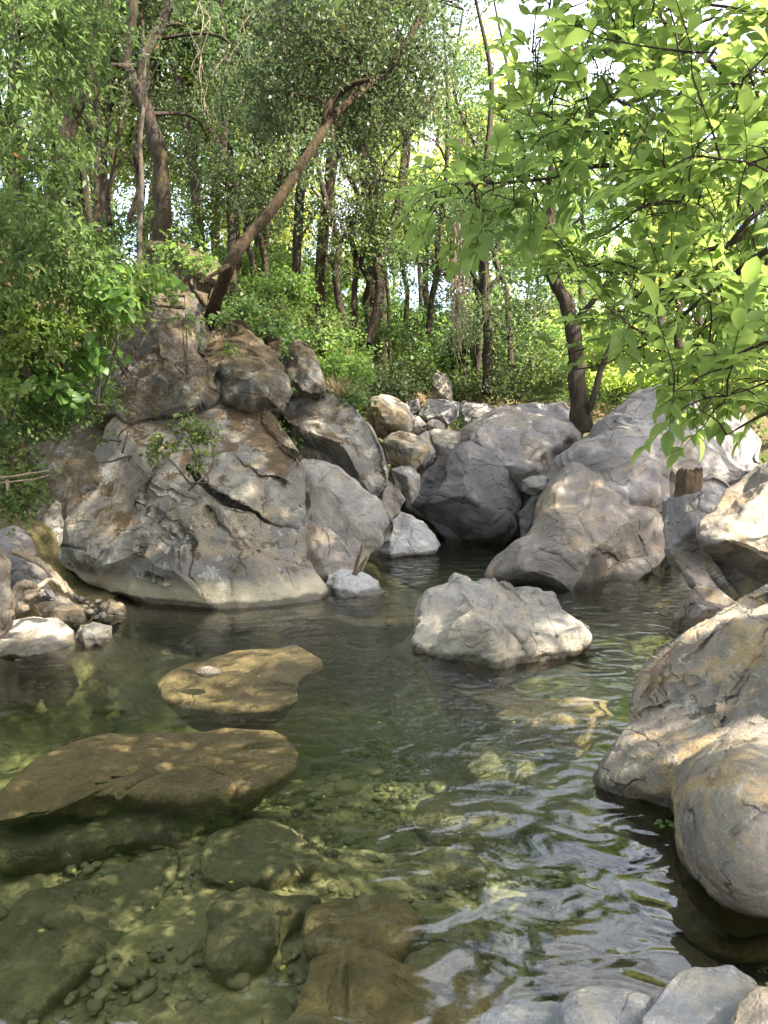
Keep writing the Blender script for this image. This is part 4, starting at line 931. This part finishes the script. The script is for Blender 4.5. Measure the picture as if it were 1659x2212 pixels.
# ---- thin forest trees that can be told apart
thin = [((508,660),(492,330),15,.09,'straight dark trunk just right of the leaning tree foot'), ((545,655),(548,360),16,.07,'thin straight trunk behind the leaning tree'), ((565,640),(600,360),15.5,.07,'thin dark trunk leaning right behind the leaning tree'),
        ((212,470),(222,250),14,.06,'thin trunk at the far left behind the bushes'), ((238,455),(252,300),14.5,.06,'second thin trunk behind the left bushes'), ((278,450),(298,310),14,.05,'thin dark trunk left of the forked tree'),
        ((752,700),(702,470),17,.09,'dark trunk leaning left under the canopy middle'), ((768,700),(765,430),17.5,.08,'upright dark trunk in the middle of the forest'), ((792,710),(862,430),17,.11,'curved trunk leaning right in the middle of the forest'),
        ((806,700),(800,520),18,.09,'dark trunk close beside the curved one'), ((925,690),(950,480),18,.08,'bent trunk left of the hanging vines'), ((1052,820),(1046,470),17,.12,'thick straight dark trunk behind the hanging vines'),
        ((1030,800),(1022,500),19,.09,'straight trunk left of the thick straight one'), ((1105,760),(1085,480),19,.08,'trunk half hidden by the small leaved shrub'), ((640,660),(655,380),19,.07,'distant thin trunk above the slope bushes'), ((872,700),(884,430),20,.07,'distant trunk between the curved and the bent ones')]
for k, ((x0, y0), (x1, y1), d, r, lab) in enumerate(thin):
    rr = np.random.default_rng(300+k); dx = (x1-x0)
    pts = [(x0, y0+30, d)]
    for t in (.25, .5, .75, 1.0): pts.append((x0+dx*t+rr.normal()*9, y0+(y1-y0)*t, d+rr.normal()*.1))
    pts += [(x1+dx*.3+rr.normal()*15, y1-130, d), (x1+dx*.5+rr.normal()*20, y1-300, d), (x1+dx*.6+rr.normal()*30, y1-480, d)]
    tk = [(pp(*pts), [r, r*.9, r*.8, r*.6, r*.3])]
    for q in range(3):
        i = rr.integers(2, 6); a = pts[i]; s = rr.choice([-1, 1])
        tk.append((pp(a, (a[0]+s*25, a[1]-45, d), (a[0]+s*rr.uniform(50, 90), a[1]-rr.uniform(70, 150), d+rr.normal()*.3)), [r*.45, r*.3, r*.12]))
    bs_ = []
    for q in range(6):
        a = pts[rr.integers(3, 8)]; bs_.append(pb(a[0]+rr.normal()*70, a[1]-20+rr.normal()*50, d+rr.normal()*.6, 75, 55, .9, 95))
    tree('forest_tree', lab, 'tree', tk, M['bark'], bs_, M['leaf_dark' if k % 3 else 'leaf_mid'], leaf=.085, width=.34, per=9, seed=320+k, gap=.02, gs=1.2)
tree('thick_trunk_tree', 'thick dark trunk rising between the whaleback and the largest rugged boulder', 'tree',
     [(pp((1258,935,14.6),(1252,880,14.6),(1246,800,14.6),(1240,730,14.6),(1225,660,14.7),(1200,610,14.7),(1185,540,14.8),(1190,420,14.9),(1200,250,15)), [.22,.17,.15,.13,.11,.09]),
      (pp((1264,900,14.5),(1285,850,14.4),(1300,790,14.5),(1330,720,14.5)), [.08,.06,.04]), (pp((1235,700,14.6),(1290,640,14.6),(1340,560,14.6)), [.07,.05,.03])],
     M['bark'], [pb(1180,560,14.6,90,80,1.0,170), pb(1260,470,14.8,90,80,1.0,130), pb(1130,420,15,80,80,1,120), pb(1300,620,15,80,60,.8,90), pb(1200,240,15,120,80,1.1,190), pb(1150,310,15.2,80,70,.9,110), pb(1340,560,14.6,50,40,.5,60)], M['leaf_mid'], leaf=.08, seed=351, width=.4)
for k, (x, y, lab) in enumerate([(1410, 860, 'dark trunk in the sunny clearing behind the largest rugged boulder'), (1450, 850, 'second trunk in the sunny clearing, the right one')]):
    tree('forest_tree', lab, 'tree', [(pp((x, y, 18), (x+20, y-60, 18), (x+15, y-150, 18), (x+30, y-400, 18.2)), [.16, .13, .1, .06])], M['bark'], [pb(x+20, y-300, 18.2, 120, 90, 1.2, 130)], M['leaf_bright'], leaf=.1, width=.4, seed=360+k)

# ---- far forest: a few kinds, copied
def proto(seed, h, leafm, n):
    r = np.random.default_rng(seed); pts = [(0, 0, -.4)]; x = y = 0
    for k in range(1, 8):
        x += r.normal()*.18; y += r.normal()*.18; pts.append((x, y, h*.92*k/7))
    tk = [(pts, [.15, .13, .11, .08, .03])]
    bs_ = []
    for k in range(11):
        z = h*(.28+.72*r.uniform()**.8); a = r.uniform(0, 6.28); rad = 1.0+1.4*(1-abs(z/h-.6))
        bs_.append(((x*z/h+math.cos(a)*rad*.8, y*z/h+math.sin(a)*rad*.8, z), (1.25, 1.25, .95), n))
    return tree('background_tree', 'far tree in the leafy forest backdrop', 'tree', tk, M['bark'], bs_, leafm, leaf=.15, width=.42, per=10, seed=seed, group='far forest trees', gap=.0, gs=.9, spread=.5)
protos = [proto(501, 15, M['leaf_bright'], 90), proto(502, 17, M['leaf_mid'], 85), proto(503, 13, M['leaf_bright'], 90), proto(504, 16, M['leaf_mid'], 80), proto(505, 12, M['leaf_lime'], 80)]
def copy_tree(o):
    c = o.copy(); col.objects.link(c)
    for ch in o.children:
        d = ch.copy(); col.objects.link(d); d.parent = c
    return c
rr = np.random.default_rng(99); far = []
while len(far) < 84:
    y = rr.uniform(21, 58); x = rr.uniform(-.72, .78)*y*1.05
    if len(far) >= 62: y = rr.uniform(18.5, 27); x = rr.uniform(-.62, .02)*y
    if any((x-a)**2+(y-b)**2 < (5 if len(far) < 62 else 1.2) for a, b in far): continue
    far.append((x, y))
for k, (x, y) in enumerate(far):
    right = x/y > .12
    i = (0, 2, 4, 0, 1)[k % 5] if right or rr.uniform() < .45 else (1, 3)[k % 2]
    o = protos[i] if k == i else copy_tree(protos[i])
    s = rr.uniform(.85, 1.15)
    gz_ = float(ground_z(x, y)[0]); h_ = (15, 17, 13, 16, 12)[i]
    if .0 < x/y < .5: s = min(s, max(.45, (.545*y-gz_)/h_*rr.uniform(.8, 1.05)))
    o['label'] = ('far yellow green tree glowing in the sun', 'far mid green tree of the tall kind', 'far low yellow green tree in the sun', 'far mid green tree with a narrow crown', 'far fresh green small tree')[i]+(' behind the right bank' if x/y > .12 else ' behind the left bank' if x/y < -.12 else ' in the middle of the backdrop')
    o.location = (x, y, float(ground_z(x, y)[0])); o.rotation_euler = (0, 0, rr.uniform(0, 6.28)); o.scale = (s, s, s)
for k, (x, y) in enumerate([(-9,-3),(-4,-7),(1,-6),(5,-9),(-12,3),(-9,-9),(2,-12),(-13,8),(-6,-4.5),(-1,-9)]):      # wood goes on unseen behind the camera, added to block sky light
    o = copy_tree(protos[k % 5]); o.location = (x, y, float(ground_z(x, y)[0])); o.rotation_euler = (0, 0, k*1.7)
    o['label'] = 'tree of the wood behind the viewpoint'; o['group'] = 'trees behind the viewpoint'
for k, o in enumerate(protos):
    if tuple(o.location)[:2] == (0.0, 0.0): o.location = (-14+7*k, 44, 5)

# ---- far undergrowth: two kinds of bush, copied
def bush_proto(seed, m):
    r = np.random.default_rng(seed)
    return bush('background_bush', 'far bush in the undergrowth between the trunks', [((r.normal()*.9, r.normal()*.5, 1.0+r.uniform(0, 1.6)), (1.3, .9, .9), 110) for _ in range(7)], M[m], .13, .45, per=9, spread=.4, seed=seed, group='far undergrowth bushes')
bps = [bush_proto(601, 'leaf_mid'), bush_proto(602, 'leaf_lime'), bush_proto(603, 'leaf_bright')]
used = set()
for k in range(44):
    y = 21.5+12*(k/44)**1.2+rr.uniform(0, 2); x = rr.uniform(-.35, .62)*y if k % 2 else rr.uniform(-.2, .35)*y
    i = 2 if (x/y > .25 and rr.uniform() < .7) else int(rr.integers(0, 2)) if k > 2 else k
    o = bps[i] if i not in used else copy_tree(bps[i]); used.add(i)
    s = rr.uniform(.8, 1.35); zb_ = o.location[2]
    o['label'] = ('far mid green bush', 'far fresh green bush', 'far sunny yellow green bush')[i]+' in the undergrowth between the trunks'
    o.location = (x, y, float(ground_z(x, y)[0])+.1); o.rotation_euler = (0, 0, rr.uniform(0, 6.28)); o.scale = (s, s, s)
# ---- unseen trees added on the right bank, crowns shaped to throw the dappled shade
sun_spots = [(PZ_, r) for PZ_, r in [
    (P(1650,1150,6.3), .72), (P(1590,1060,6.9), .5), (P(1500,1150,8.3), .28), (P(1560,1110,7.8), .35), (P(1700,1080,6.5), .8), (P(1380,1110,8.9), .13), (P(1350,1140,8.8), .15), (P(1270,1230,8.9), .22), (P(1200,1265,9.2), .10), (P(1310,1180,8.9), .10),
    (P(1560,1370,5.0), 1.0), (P(1650,1340,4.6), 1.2), (P(1450,1460,5.0), .5), (P(1600,1470,4.6), .7), (P(1650,1500,4.2), .40), (P(1540,1290,7.2), .25),
    (P(60,1375,7.7), .5), (P(195,1365,7.7), .3), (PZ(300,1640,-.2), .4), (PZ(60,1680,-.2), .4), (PZ(560,1600,-.2), .4), (PZ(600,1420,-.2), .35), (PZ(450,1450,-.2), .3), (P(1000,1350,6.4), .10), (P(940,1360,6.5), .08), (P(130,1170,8.2), .2), (P(740,1255,8.9), .14),
    (P(700,850,10.6), .1), (P(840,870,14.5), .15), (P(870,950,13.6), .2), (P(1000,1040,12.6), .1), (P(1150,930,13.6), .2), (P(1240,930,13.5), .15), (P(1300,920,10.6), .12), (P(1390,880,10.6), .2),
    (P(1550,250,3.4), 1.1), (P(1300,300,3.6), .8), (P(1400,500,3.4), .8), (P(1600,600,3.0), .7), (P(1350,50,4), .9), (P(1580,900,3.1), .35), (P(1120,400,3.6), .6), (P(1450,620,3.4), .4), (P(1250,780,3.4), .5), (P(400,930,8.1), .2), (P(100,700,7.6), .5), (P(200,560,8.2), .5), (P(740,770,14), .5), (P(1380,150,4), .7), (P(40,300,7.4), .5)]]
shade_filter_rays = [(np.array(p), SUN, r) for p, r in sun_spots]
def refl(x, y, rad):
    p = PZ(x, y, 0.0); d = p-C0; d[2] = -d[2]; d /= np.linalg.norm(d); return (p, d, rad)
for el in (22, 30, 38, 46, 54):
    for xx in (830, 930):
        p_ = PZ(xx, 1480, 0.0); a_ = math.atan2(p_[0], p_[1]); e_ = math.radians(el)
        shade_filter_rays.append((p_, np.array([math.sin(a_)*math.cos(e_), math.cos(a_)*math.cos(e_), math.sin(e_)]), .8))
for el in (32, 38, 44, 52):
    for xx in (1150, 1300, 1420):
        p_ = PZ(xx, 2000, 0.0); a_ = math.atan2(p_[0], p_[1]); e_ = math.radians(el)
        shade_filter_rays.append((p_, np.array([math.sin(a_)*math.cos(e_), math.cos(a_)*math.cos(e_), math.sin(e_)]), 1.0))
shade_filter_rays += [refl(1330, 2030, .9), refl(1250, 1900, .5), refl(870, 1480, .6), refl(1420, 2100, .9), refl(1150, 2080, .5)]
def shade_points(n, zlo, zhi):
    t = np.stack([rng.uniform(-6.5, 4.6, n), rng.uniform(1.5, 15.5, n), rng.uniform(0, 2.5, n)], 1)
    s = (rng.uniform(zlo, zhi, n)-t[:, 2])/SUN[2]
    return t+SUN*s[:, None]
hi = np.stack([rng.uniform(-5.5, -1.5, 1500), rng.uniform(9.5, 13.5, 1500), rng.uniform(2.5, 5.5, 1500)], 1); hi = hi+SUN*((rng.uniform(10, 13.5, 1500)-hi[:, 2])/SUN[2])[:, None]
sp_ = np.concatenate([shade_points(11500, 7.5, 12.5), hi])
sp_ = ray_filter(sp_, shade_filter_rays)
q = sp_-np.array([0, 0, -CAMH]); az_ = np.degrees(np.arctan2(q[:, 0], q[:, 1])); el_ = np.degrees(np.arctan2(q[:, 2], np.hypot(q[:, 0], q[:, 1])))
sp_ = sp_[~((az_ > 0) & (az_ < 27) & (el_ > 26) & (el_ < 62))]
# nothing of it inside the picture
q = sp_-C0; dd = q@FWD; sx_ = CX+F*(q@RT)/dd; sy_ = CY-F*(q@UP)/dd
sp_ = sp_[~((dd > 0) & (sx_ > -60) & (sx_ < 1720) & (sy_ > -60))]
bases = np.array([(8.8, 2.5), (8.6, 6.5), (9.6, 10.5), (9.0, 14.5)])
own = np.argmin(((sp_[:, None, :2]-bases[None])**2*np.array([.15, 1])).sum(2), 1)
rl = ['alder on the right bank level with the near boulders, arching over the pool', 'alder on the right bank level with the triangular boulder, arching over the pool', 'alder on the right bank level with the far channel', 'alder on the right bank beyond the far end of the pool']
for k, b in enumerate(bases):
    tw = sp_[own == k]; g = float(ground_z(*b)[0]); c = tw.mean(0)
    root = empty('alder_tree', (b[0], b[1], g)); tag(root, rl[k], 'tree')
    mb = MB(); top = np.array([b[0]-.8, b[1], g+6.5])
    mb.tube([(b[0], b[1], g-.3), (b[0]+.1, b[1]+.1, g+2), (b[0]-.2, b[1], g+4.3), tuple(top)], [.24, .2, .16, .12], 10, 5, .12, k)
    for tt in tw[::max(1, len(tw)//26)]:
        mb.tube([tuple(top+np.array([0, 0, -1.0])), tuple(top*.45+tt*.55+np.array([0, 0, .5])), tuple(tt)], [.07, .035, .006], 6, 5, .1, k)
    o = mb.build('trunk', M['bark'], root); o.location = (-b[0], -b[1], -g)
    o = leaf_obj('crown', [twig_leaves(tw, 9, .15, .42, .3, .5, .5)], M['leaf_mid'], root); o.location = (-b[0], -b[1], -g)

# ---- the near ash branches at the upper right
def pinnate(p0, dirn, length, k=3, leaf=.1):
    """one compound leaf: returns leaf bases, directions, normals, sizes and the rachis points"""
    d = unit(np.asarray(dirn, float)); pts = []; cur = np.array(p0, float); dd = d.copy()
    n = 6
    for i in range(n+1):
        pts.append(cur.copy()); cur = cur+dd*length/n; dd = unit(dd+np.array([0, 0, -.07])+rng.normal(size=3)*.03)
    pts = np.array(pts); side = unit(np.cross(d, [0, 0, 1.])+1e-6); B, D, N, S = [], [], [], []
    nrm = np.cross(side, d)
    for j in range(k):
        t = .35+.5*j/max(1, k-1)
        q = pts[int(t*n)]
        for s in (-1, 1):
            B.append(q); D.append(unit(d*.75+side*s*.75+rng.normal(size=3)*.16+np.array([0, 0, -.22]))); N.append(nrm+rng.normal(size=3)*.28); S.append(leaf*rng.uniform(.72, 1.12)*(1-.1*abs(j-1)))
    B.append(pts[-1]); D.append(unit(d+np.array([0, 0, -.2]))); N.append(nrm+rng.normal(size=3)*.2); S.append(leaf*rng.uniform(.95, 1.25))
    return B, D, N, S, pts
ash = empty('ash_tree', (4.4, 1.8, float(ground_z(4.4, 1.8)[0]))); tag(ash, 'ash tree reaching its bright green leafy branches into the upper right of the picture', 'tree')
ab = np.array(ash.location)
limbs_ = [[(1900,330,3.4),(1660,358,3.4),(1450,355,3.4),(1300,358,3.4),(1235,372,3.4),(1180,386,3.4),(1080,395,3.4),(1000,400,3.3),(950,430,3.2)],
          [(1900,60,3.6),(1700,40,3.6),(1560,80,3.6),(1462,165,3.6),(1400,175,3.6),(1300,200,3.7),(1230,230,3.7)],
          [(1900,460,3.2),(1659,480,3.2),(1590,520,3.2),(1500,545,3.2),(1440,530,3.2),(1380,560,3.3),(1320,590,3.3)],
          [(1450,355,3.4),(1440,390,3.35),(1400,430,3.4),(1310,505,3.5),(1240,520,3.5)],
          [(1900,300,3.0),(1700,420,3.0),(1629,465,3.0),(1580,520,3.05),(1500,600,3.1),(1430,665,3.2),(1360,700,3.3)],
          [(1900,480,2.8),(1700,520,2.8),(1590,590,2.9),(1500,660,3.0),(1400,740,3.2),(1290,790,3.4),(1200,800,3.5)],
          [(1900,640,2.7),(1700,720,2.7),(1600,760,2.75),(1520,810,2.8),(1470,850,2.8)],
          [(1900,850,2.5),(1720,870,2.5),(1640,900,2.55),(1570,940,2.6)],
          [(1700,40,3.6),(1500,10,3.8),(1350,60,3.9),(1230,110,4.0),(1180,130,4)],
          [(1560,80,3.6),(1520,140,3.5),(1420,250,3.5),(1330,290,3.5),(1150,260,3.5),(1110,270,3.5)],
          [(1300,358,3.4),(1320,290,3.4),(1230,290,3.4),(1130,300,3.4)],
          [(1659,360,3.4),(1640,220,3.4),(1600,120,3.4),(1560,20,3.4)],
          [(1500,545,3.2),(1440,620,3.3),(1340,650,3.4),(1320,680,3.4)]]
mb = MB(); hub = np.array([3.9, 1.9, 3.4])
mb.tube([tuple(ab-np.array([0, 0, .3])), tuple(ab+np.array([-.1, .1, 1.2])), tuple(hub), (3.7, 1.9, 5.2)], [.16, .13, .11, .06], 10, 6, .1, 3)
lp = []
for k, L in enumerate(limbs_):
    pts = [tuple(P(*a)) for a in L]
    if L[0][0] >= 1900: pts = [tuple(hub)]+pts
    path = mb.tube(pts, [.022 if L[0][0] >= 1900 else .009, .010 if L[0][0] >= 1900 else .006, .002], 7, 6, .05, k)
    lp.append(path[6:] if L[0][0] >= 1900 else path)
lp = np.concatenate(lp)
poly = [(985,330),(905,432),(950,480),(975,545),(1010,535),(1060,480),(1130,490),(1165,540),(1215,590),(1265,625),(1335,600),(1345,640),(1270,690),(1300,740),(1190,760),(1175,830),(1230,830),(1290,770),(1380,770),(1450,800),(1440,860),(1490,910),(1545,940),(1600,900),(1700,880),(1760,400),(1760,-150),(1180,-150),(1140,60),(1150,160),(1180,240),(1100,215),(1090,270),(1060,300)]
def inpoly(x, y, pl):
    r = np.zeros(len(x), bool)
    for (x0, y0), (x1, y1) in zip(pl, pl[1:]+pl[:1]):
        c = ((y0 > y) != (y1 > y)) & (x < (x1-x0)*(y-y0)/(y1-y0+1e-9)+x0); r ^= c
    return r
n = 1750
x = rng.uniform(900, 1760, n); y = rng.uniform(-150, 1000, n)
k_ = inpoly(x, y, poly); x, y = x[k_], y[k_]
hole = fbm(np.stack([x/95, y/95, x*0], 1), 5, 2)
k_ = (hole > -.30) & ~((x > 1500) & (y < 110) & (hole < .35)) & ~((x > 1180) & (x < 1420) & (y > 395) & (y < 560) & (hole < .1)); x, y = x[k_], y[k_]
d_ = 3.3+.35*rng.normal(size=len(x))-np.clip((y-550)/450, 0, 1)*.5-np.clip((x-1400)/260, 0, 1)*.15
tp = P(x, y, np.clip(d_, 2.3, 4.3))
B, D, N, S = [], [], [], []
order = np.argsort([((lp-q)**2).sum(1).min() for q in tp])
net = [tuple(q) for q in lp]; net = np.array(net)
for oi in order:
    q = tp[oi]; dd2 = ((net-q)**2).sum(1)
    j = np.argmin(dd2); a = net[j]; e = q-a; L = np.linalg.norm(e)
    dirn = e/(L+1e-6)*.8+np.array([-.35, -.15, -.05])+rng.normal(size=3)*.4
    if L > .02:
        mid = (a+q)/2+rng.normal(size=3)*.05*L+np.array([0, 0, .06*L]); mb.tube([tuple(a), tuple(mid), tuple(q)], [.0042, .003, .002], 5, 3, 0, 1)
        net = np.vstack([net, mid, q])
    ra = pinnate(q, dirn, rng.uniform(.12, .18), rng.integers(2, 4), rng.uniform(.07, .11))
    B += ra[0]; D += ra[1]; N += ra[2]; S += ra[3]; mb.tube([tuple(t) for t in ra[4][::2]], [.002, .0012], 4, 1, 0, 1)
o = mb.build('branches', M['bark'], ash); o.location = tuple(-ab)
V, Fc = leaves_arr(np.array(B), np.array(D), np.array(N), np.array(S), .30, TBIG)
o = leaf_obj('crown', [(V, Fc, len(TBIG[0]))], M['leaf_ash'], ash); o.location = tuple(-ab)
# hanging winged seeds of the ash
kk = tp[rng.uniform(size=len(tp)) < .22]; kk = np.repeat(kk, 14, 0)+rng.normal(size=(len(kk)*14, 3))*np.array([.025, .025, .02])
dn = rng.normal(size=kk.shape)*.25; dn[:, 2] -= 1
V, Fc = leaves_arr(kk, dn, rng.normal(size=kk.shape), .035, .12, T4)
o = leaf_obj('seed_clusters', [(V, Fc, 4)], M['leaf_lime'], ash); o.location = tuple(-ab); o['kind'] = 'stuff'

# ---- hanging vines
def vines(label, items, seed, mat='dry'):
    mb = MB(); r = np.random.default_rng(seed)
    for (x, y0, y1, d, n, w) in items:
        for k in range(n):
            xs = x+r.normal()*w; pts = [(xs+r.normal()*w*.5+w*.8*math.sin(t*5+k), y0+(y1-y0)*t*(r.uniform(.9, 1.0) if t == 1 else 1), d+r.normal()*.05) for t in np.linspace(0, 1, 9)]
            mb.tube(pp(*pts), [.008, .006, .003], 5, 3, 0, seed)
    o = mb.build('hanging_vine', M[mat], None, origin=P(items[0][0], items[0][1], items[0][3])); return tag(o, label, 'vine')
M['vine'] = bark_mat('dry_vine', (.16, .12, .08), (.32, .27, .19), moss_amt=.1)
vines('tangle of dry vines hanging low in front of the dark middle trees', [(990,300,780,13.5,16,6), (985,560,700,13.5,26,8), (1003,560,830,13.5,6,10), (1015,600,720,13.4,3,8)], 1, 'vine')
vines('thin dry vines high in the canopy between forked and leaning tree', [(430,-40,260,11.6,4,14), (560,-40,330,11.8,4,30), (612,-40,120,11.5,3,4), (840,60,420,12.6,5,40), (500,120,480,12.2,4,40), (760,330,520,12.5,3,20)], 2, 'vine')

# ---- driftwood, sticks, stump
mb = MB(); mb.tube(pp((28,1190,7.95),(60,1203,7.95),(95,1222,7.9),(125,1252,7.85),(158,1286,7.8)), [.03,.038,.04,.045,.02], 10, 6, .25, 3)
for a in ((150,1290),(165,1275),(140,1300),(170,1292)): mb.tube(pp((150,1275,7.82),(a[0],a[1],7.8)), [.008,.002], 5, 1, 0)
tag(mb.build('driftwood_log', M['drift'], None, origin=P(90,1220,7.95)), 'long bleached driftwood log slanting down beside the giant boulder', 'driftwood')
mb = MB()
for s in range(6):
    r = np.random.default_rng(s)
    mb.tube(pp(*[(x+r.normal()*4, y+r.normal()*5+s*6-14, 7.25+r.normal()*.05) for x, y in ((-30,1372),(0,1345),(22,1318),(45,1292),(62,1278),(85,1283-s*2))]), [.05,.055,.05,.045,.02], 9, 6, .3, s)
mb.tube(pp((60,1272,7.3),(85,1265,7.4),(108,1252,7.5),(130,1262,7.5),(142,1280,7.5)), [.03,.025,.025,.03,.015], 8, 5, .25, 9)
tag(mb.build('twisted_driftwood', M['drift'], None, origin=P(30,1330,7.3)), 'twisted weathered root wood above the long pale rock', 'driftwood')
mb = MB(); mb.tube(pp((-40,1032,7.9),(20,1030,7.9),(60,1024,7.9),(108,1016,7.9)), [.016,.014,.009], 7, 4, .15, 1)
tag(mb.build('dead_branch', M['drift'], None, origin=P(40,1027,7.9)), 'upper pale dead branch lying across the bramble at the left edge', 'branch')
mb = MB(); mb.tube(pp((-40,1048,7.9),(30,1040,7.9),(70,1036,7.85),(108,1026,7.8)), [.012,.012,.006], 7, 4, .15, 2); mb.tube(pp((15,1036,7.8),(17,1060,7.8)), [.018,.014], 7, 1, .1, 2)
tag(mb.build('dead_branch', M['drift'], None, origin=P(40,1040,7.9)), 'lower pale dead branch with a broken stub, under the upper one', 'branch')
def stump():
    th = np.linspace(0, 2*math.pi, 40, endpoint=False); b = P(1488, 1064, 9.1); hh = .27; lv = np.linspace(0, 1, 14); V = []
    for l in lv:
        for t in th:
            r = .15*(1+.12*math.sin(t*3+1)+.05*math.sin(t*9+2)+.03*math.sin(17*t))*(1.08-.14*l)
            top = hh*(1+.10*math.sin(t*2+.7)+.06*math.sin(t*11))
            V.append((b[0]+r*math.cos(t), b[1]+r*.8*math.sin(t), b[2]-.15+(top+.15)*l))
    for fr in (.8, .4, .05):
        for t in th: V.append((b[0]+.14*fr*math.cos(t), b[1]+.11*fr*math.sin(t), b[2]+hh*(.92-.35*(1-fr)+.05*math.sin(t*5))))
    i = np.arange(17*40).reshape(17, 40); j = np.roll(i, -1, 1); f = np.stack([i[:-1], j[:-1], j[1:], i[1:]], -1).reshape(-1, 4)
    V = np.array(V); V[:, 0] += vnoise(V*14, 3)*.012
    M['stump'] = bark_mat('rotten_stump_wood', (.07, .05, .03), (.20, .145, .09), (.1, .06, .03), .4, 26)
    tag(obj('tree_stump', mesh_np('tree_stump', V, f), M['stump'], origin=b), 'splintered hollow brown tree stump wedged between the boulders on the right', 'stump')
stump()
mb = MB(); mb.tube(pp((1570,1022,7.4),(1600,1032,7.3),(1640,1040,7.2)), [.006,.005,.002], 5, 4, 0); mb.tube(pp((1590,1018,7.3),(1612,1034,7.3)), [.003,.001], 5, 2, 0)
tag(mb.build('twig', M['drift'], None, origin=P(1600,1035,7.3)), 'thin dry twig lying on top of the sun bleached boulder', 'twig')
mb = MB()
for a in ((768,1250,800,1195),(763,1250,790,1170)): mb.tube(pp((a[0],a[1]-8,9.3),((a[0]+a[2])/2-3,(a[1]+a[3])/2,9.35),(a[2]-8,a[3]+8,9.4)), [.02,.025,.01], 6, 3, .2)
tag(mb.build('split_wood', M['stump'], None, origin=P(770,1220,8.6)), 'splintered brown wood wedged beside the rounded boulder at the waterline', 'driftwood')

# ---- small fallen leaves afloat
fm = None
for k, (px, py) in enumerate([(300,1640),(640,1500),(745,1830),(500,1905),(160,1880),(610,2090),(1000,1950),(1190,1700),(560,1340),(820,1560),(330,1960),(1110,1560),(90,2010),(700,1720)]):
    if fm is None:
        V, Fc = leaves_arr(np.zeros((1, 3)), np.array([[1., 0, 0]]), np.array([[0, 0, 1.]]), .045, .36, TBIG); V = V-V.mean(0); V[:, 2] = np.abs(V[:, 2])*.3
        fm = mesh_np('floating_leaf', V, Fc); attr(fm, 'lv', np.full(len(V), .9)); fm.materials.append(M['leaf_bright'])
    o = bpy.data.objects.new('floating_leaf', fm); col.objects.link(o); o.location = tuple(PZ(px, py, .004)); s_ = .5+.5*((k*37) % 10)/10; o.scale = (s_, s_, s_); o.rotation_euler = (0, 0, k*2.1)
    tag(o, 'tiny yellow leaf floating on the open pool', 'leaf', 'tiny leaves floating on the pool')
# ---- a sprig of leaves afloat, dry grass
c = PZ(1437, 1780, .004); n = 6; a = np.linspace(0, 6.28, n, endpoint=False)
V, Fc = leaves_arr(np.tile(c, (n, 1))+np.stack([np.cos(a)*.02, np.sin(a)*.012, a*0], 1), np.stack([np.cos(a), np.sin(a)*.6, a*0+.02], 1), np.tile([0, 0, 1.], (n, 1)), .045, .42, TBIG)
o = leaf_obj('floating_sprig', [(V, Fc, len(TBIG[0]))], M['leaf_lime'], None, origin=c); tag(o, 'small green leafy sprig floating by the near grey boulder', 'leaf')
def tuft(x, y, d, n, L, label):
    c = P(x, y, d); b = c+rng.normal(size=(n, 3))*np.array([.08, .08, .02]); dr = rng.normal(size=(n, 3))*.6; dr[:, 2] = rng.uniform(.2, 1, n); dr[:, 0] -= .3
    V, Fc = leaves_arr(b, dr, rng.normal(size=(n, 3)), L*rng.uniform(.5, 1, n), .02, T4)
    tag(leaf_obj('dry_grass_tuft', [(V, Fc, 4)], M['dry'], None, origin=c), label, 'grass tuft')
tuft(738, 860, 12.6, 220, .5, 'tuft of dry straw coloured grass above the overhanging block')

# ---- low growth over the forest floor (uncountable)
def ground_cover():
    m = 30000
    y = 9.5+rng.uniform(0, 1, m)**1.5*30; x = rng.uniform(-.75, .8, m)*(y+2)
    z = ground_z(x, y); k = (z > .9) & (fbm(np.stack([x, y, z*0], 1)*.7, 9, 3) > -.12)
    x, y, z = x[k], y[k], z[k]; p = np.stack([x, y, z+rng.uniform(.02, .35, len(x))], 1)
    V = twig_leaves(p, 5, .09, .42, -.4, .2, .7)
    tag(leaf_obj('ground_cover', [V], M['leaf_mid'], None), 'low leafy growth covering the forest floor', kind='stuff')
ground_cover()
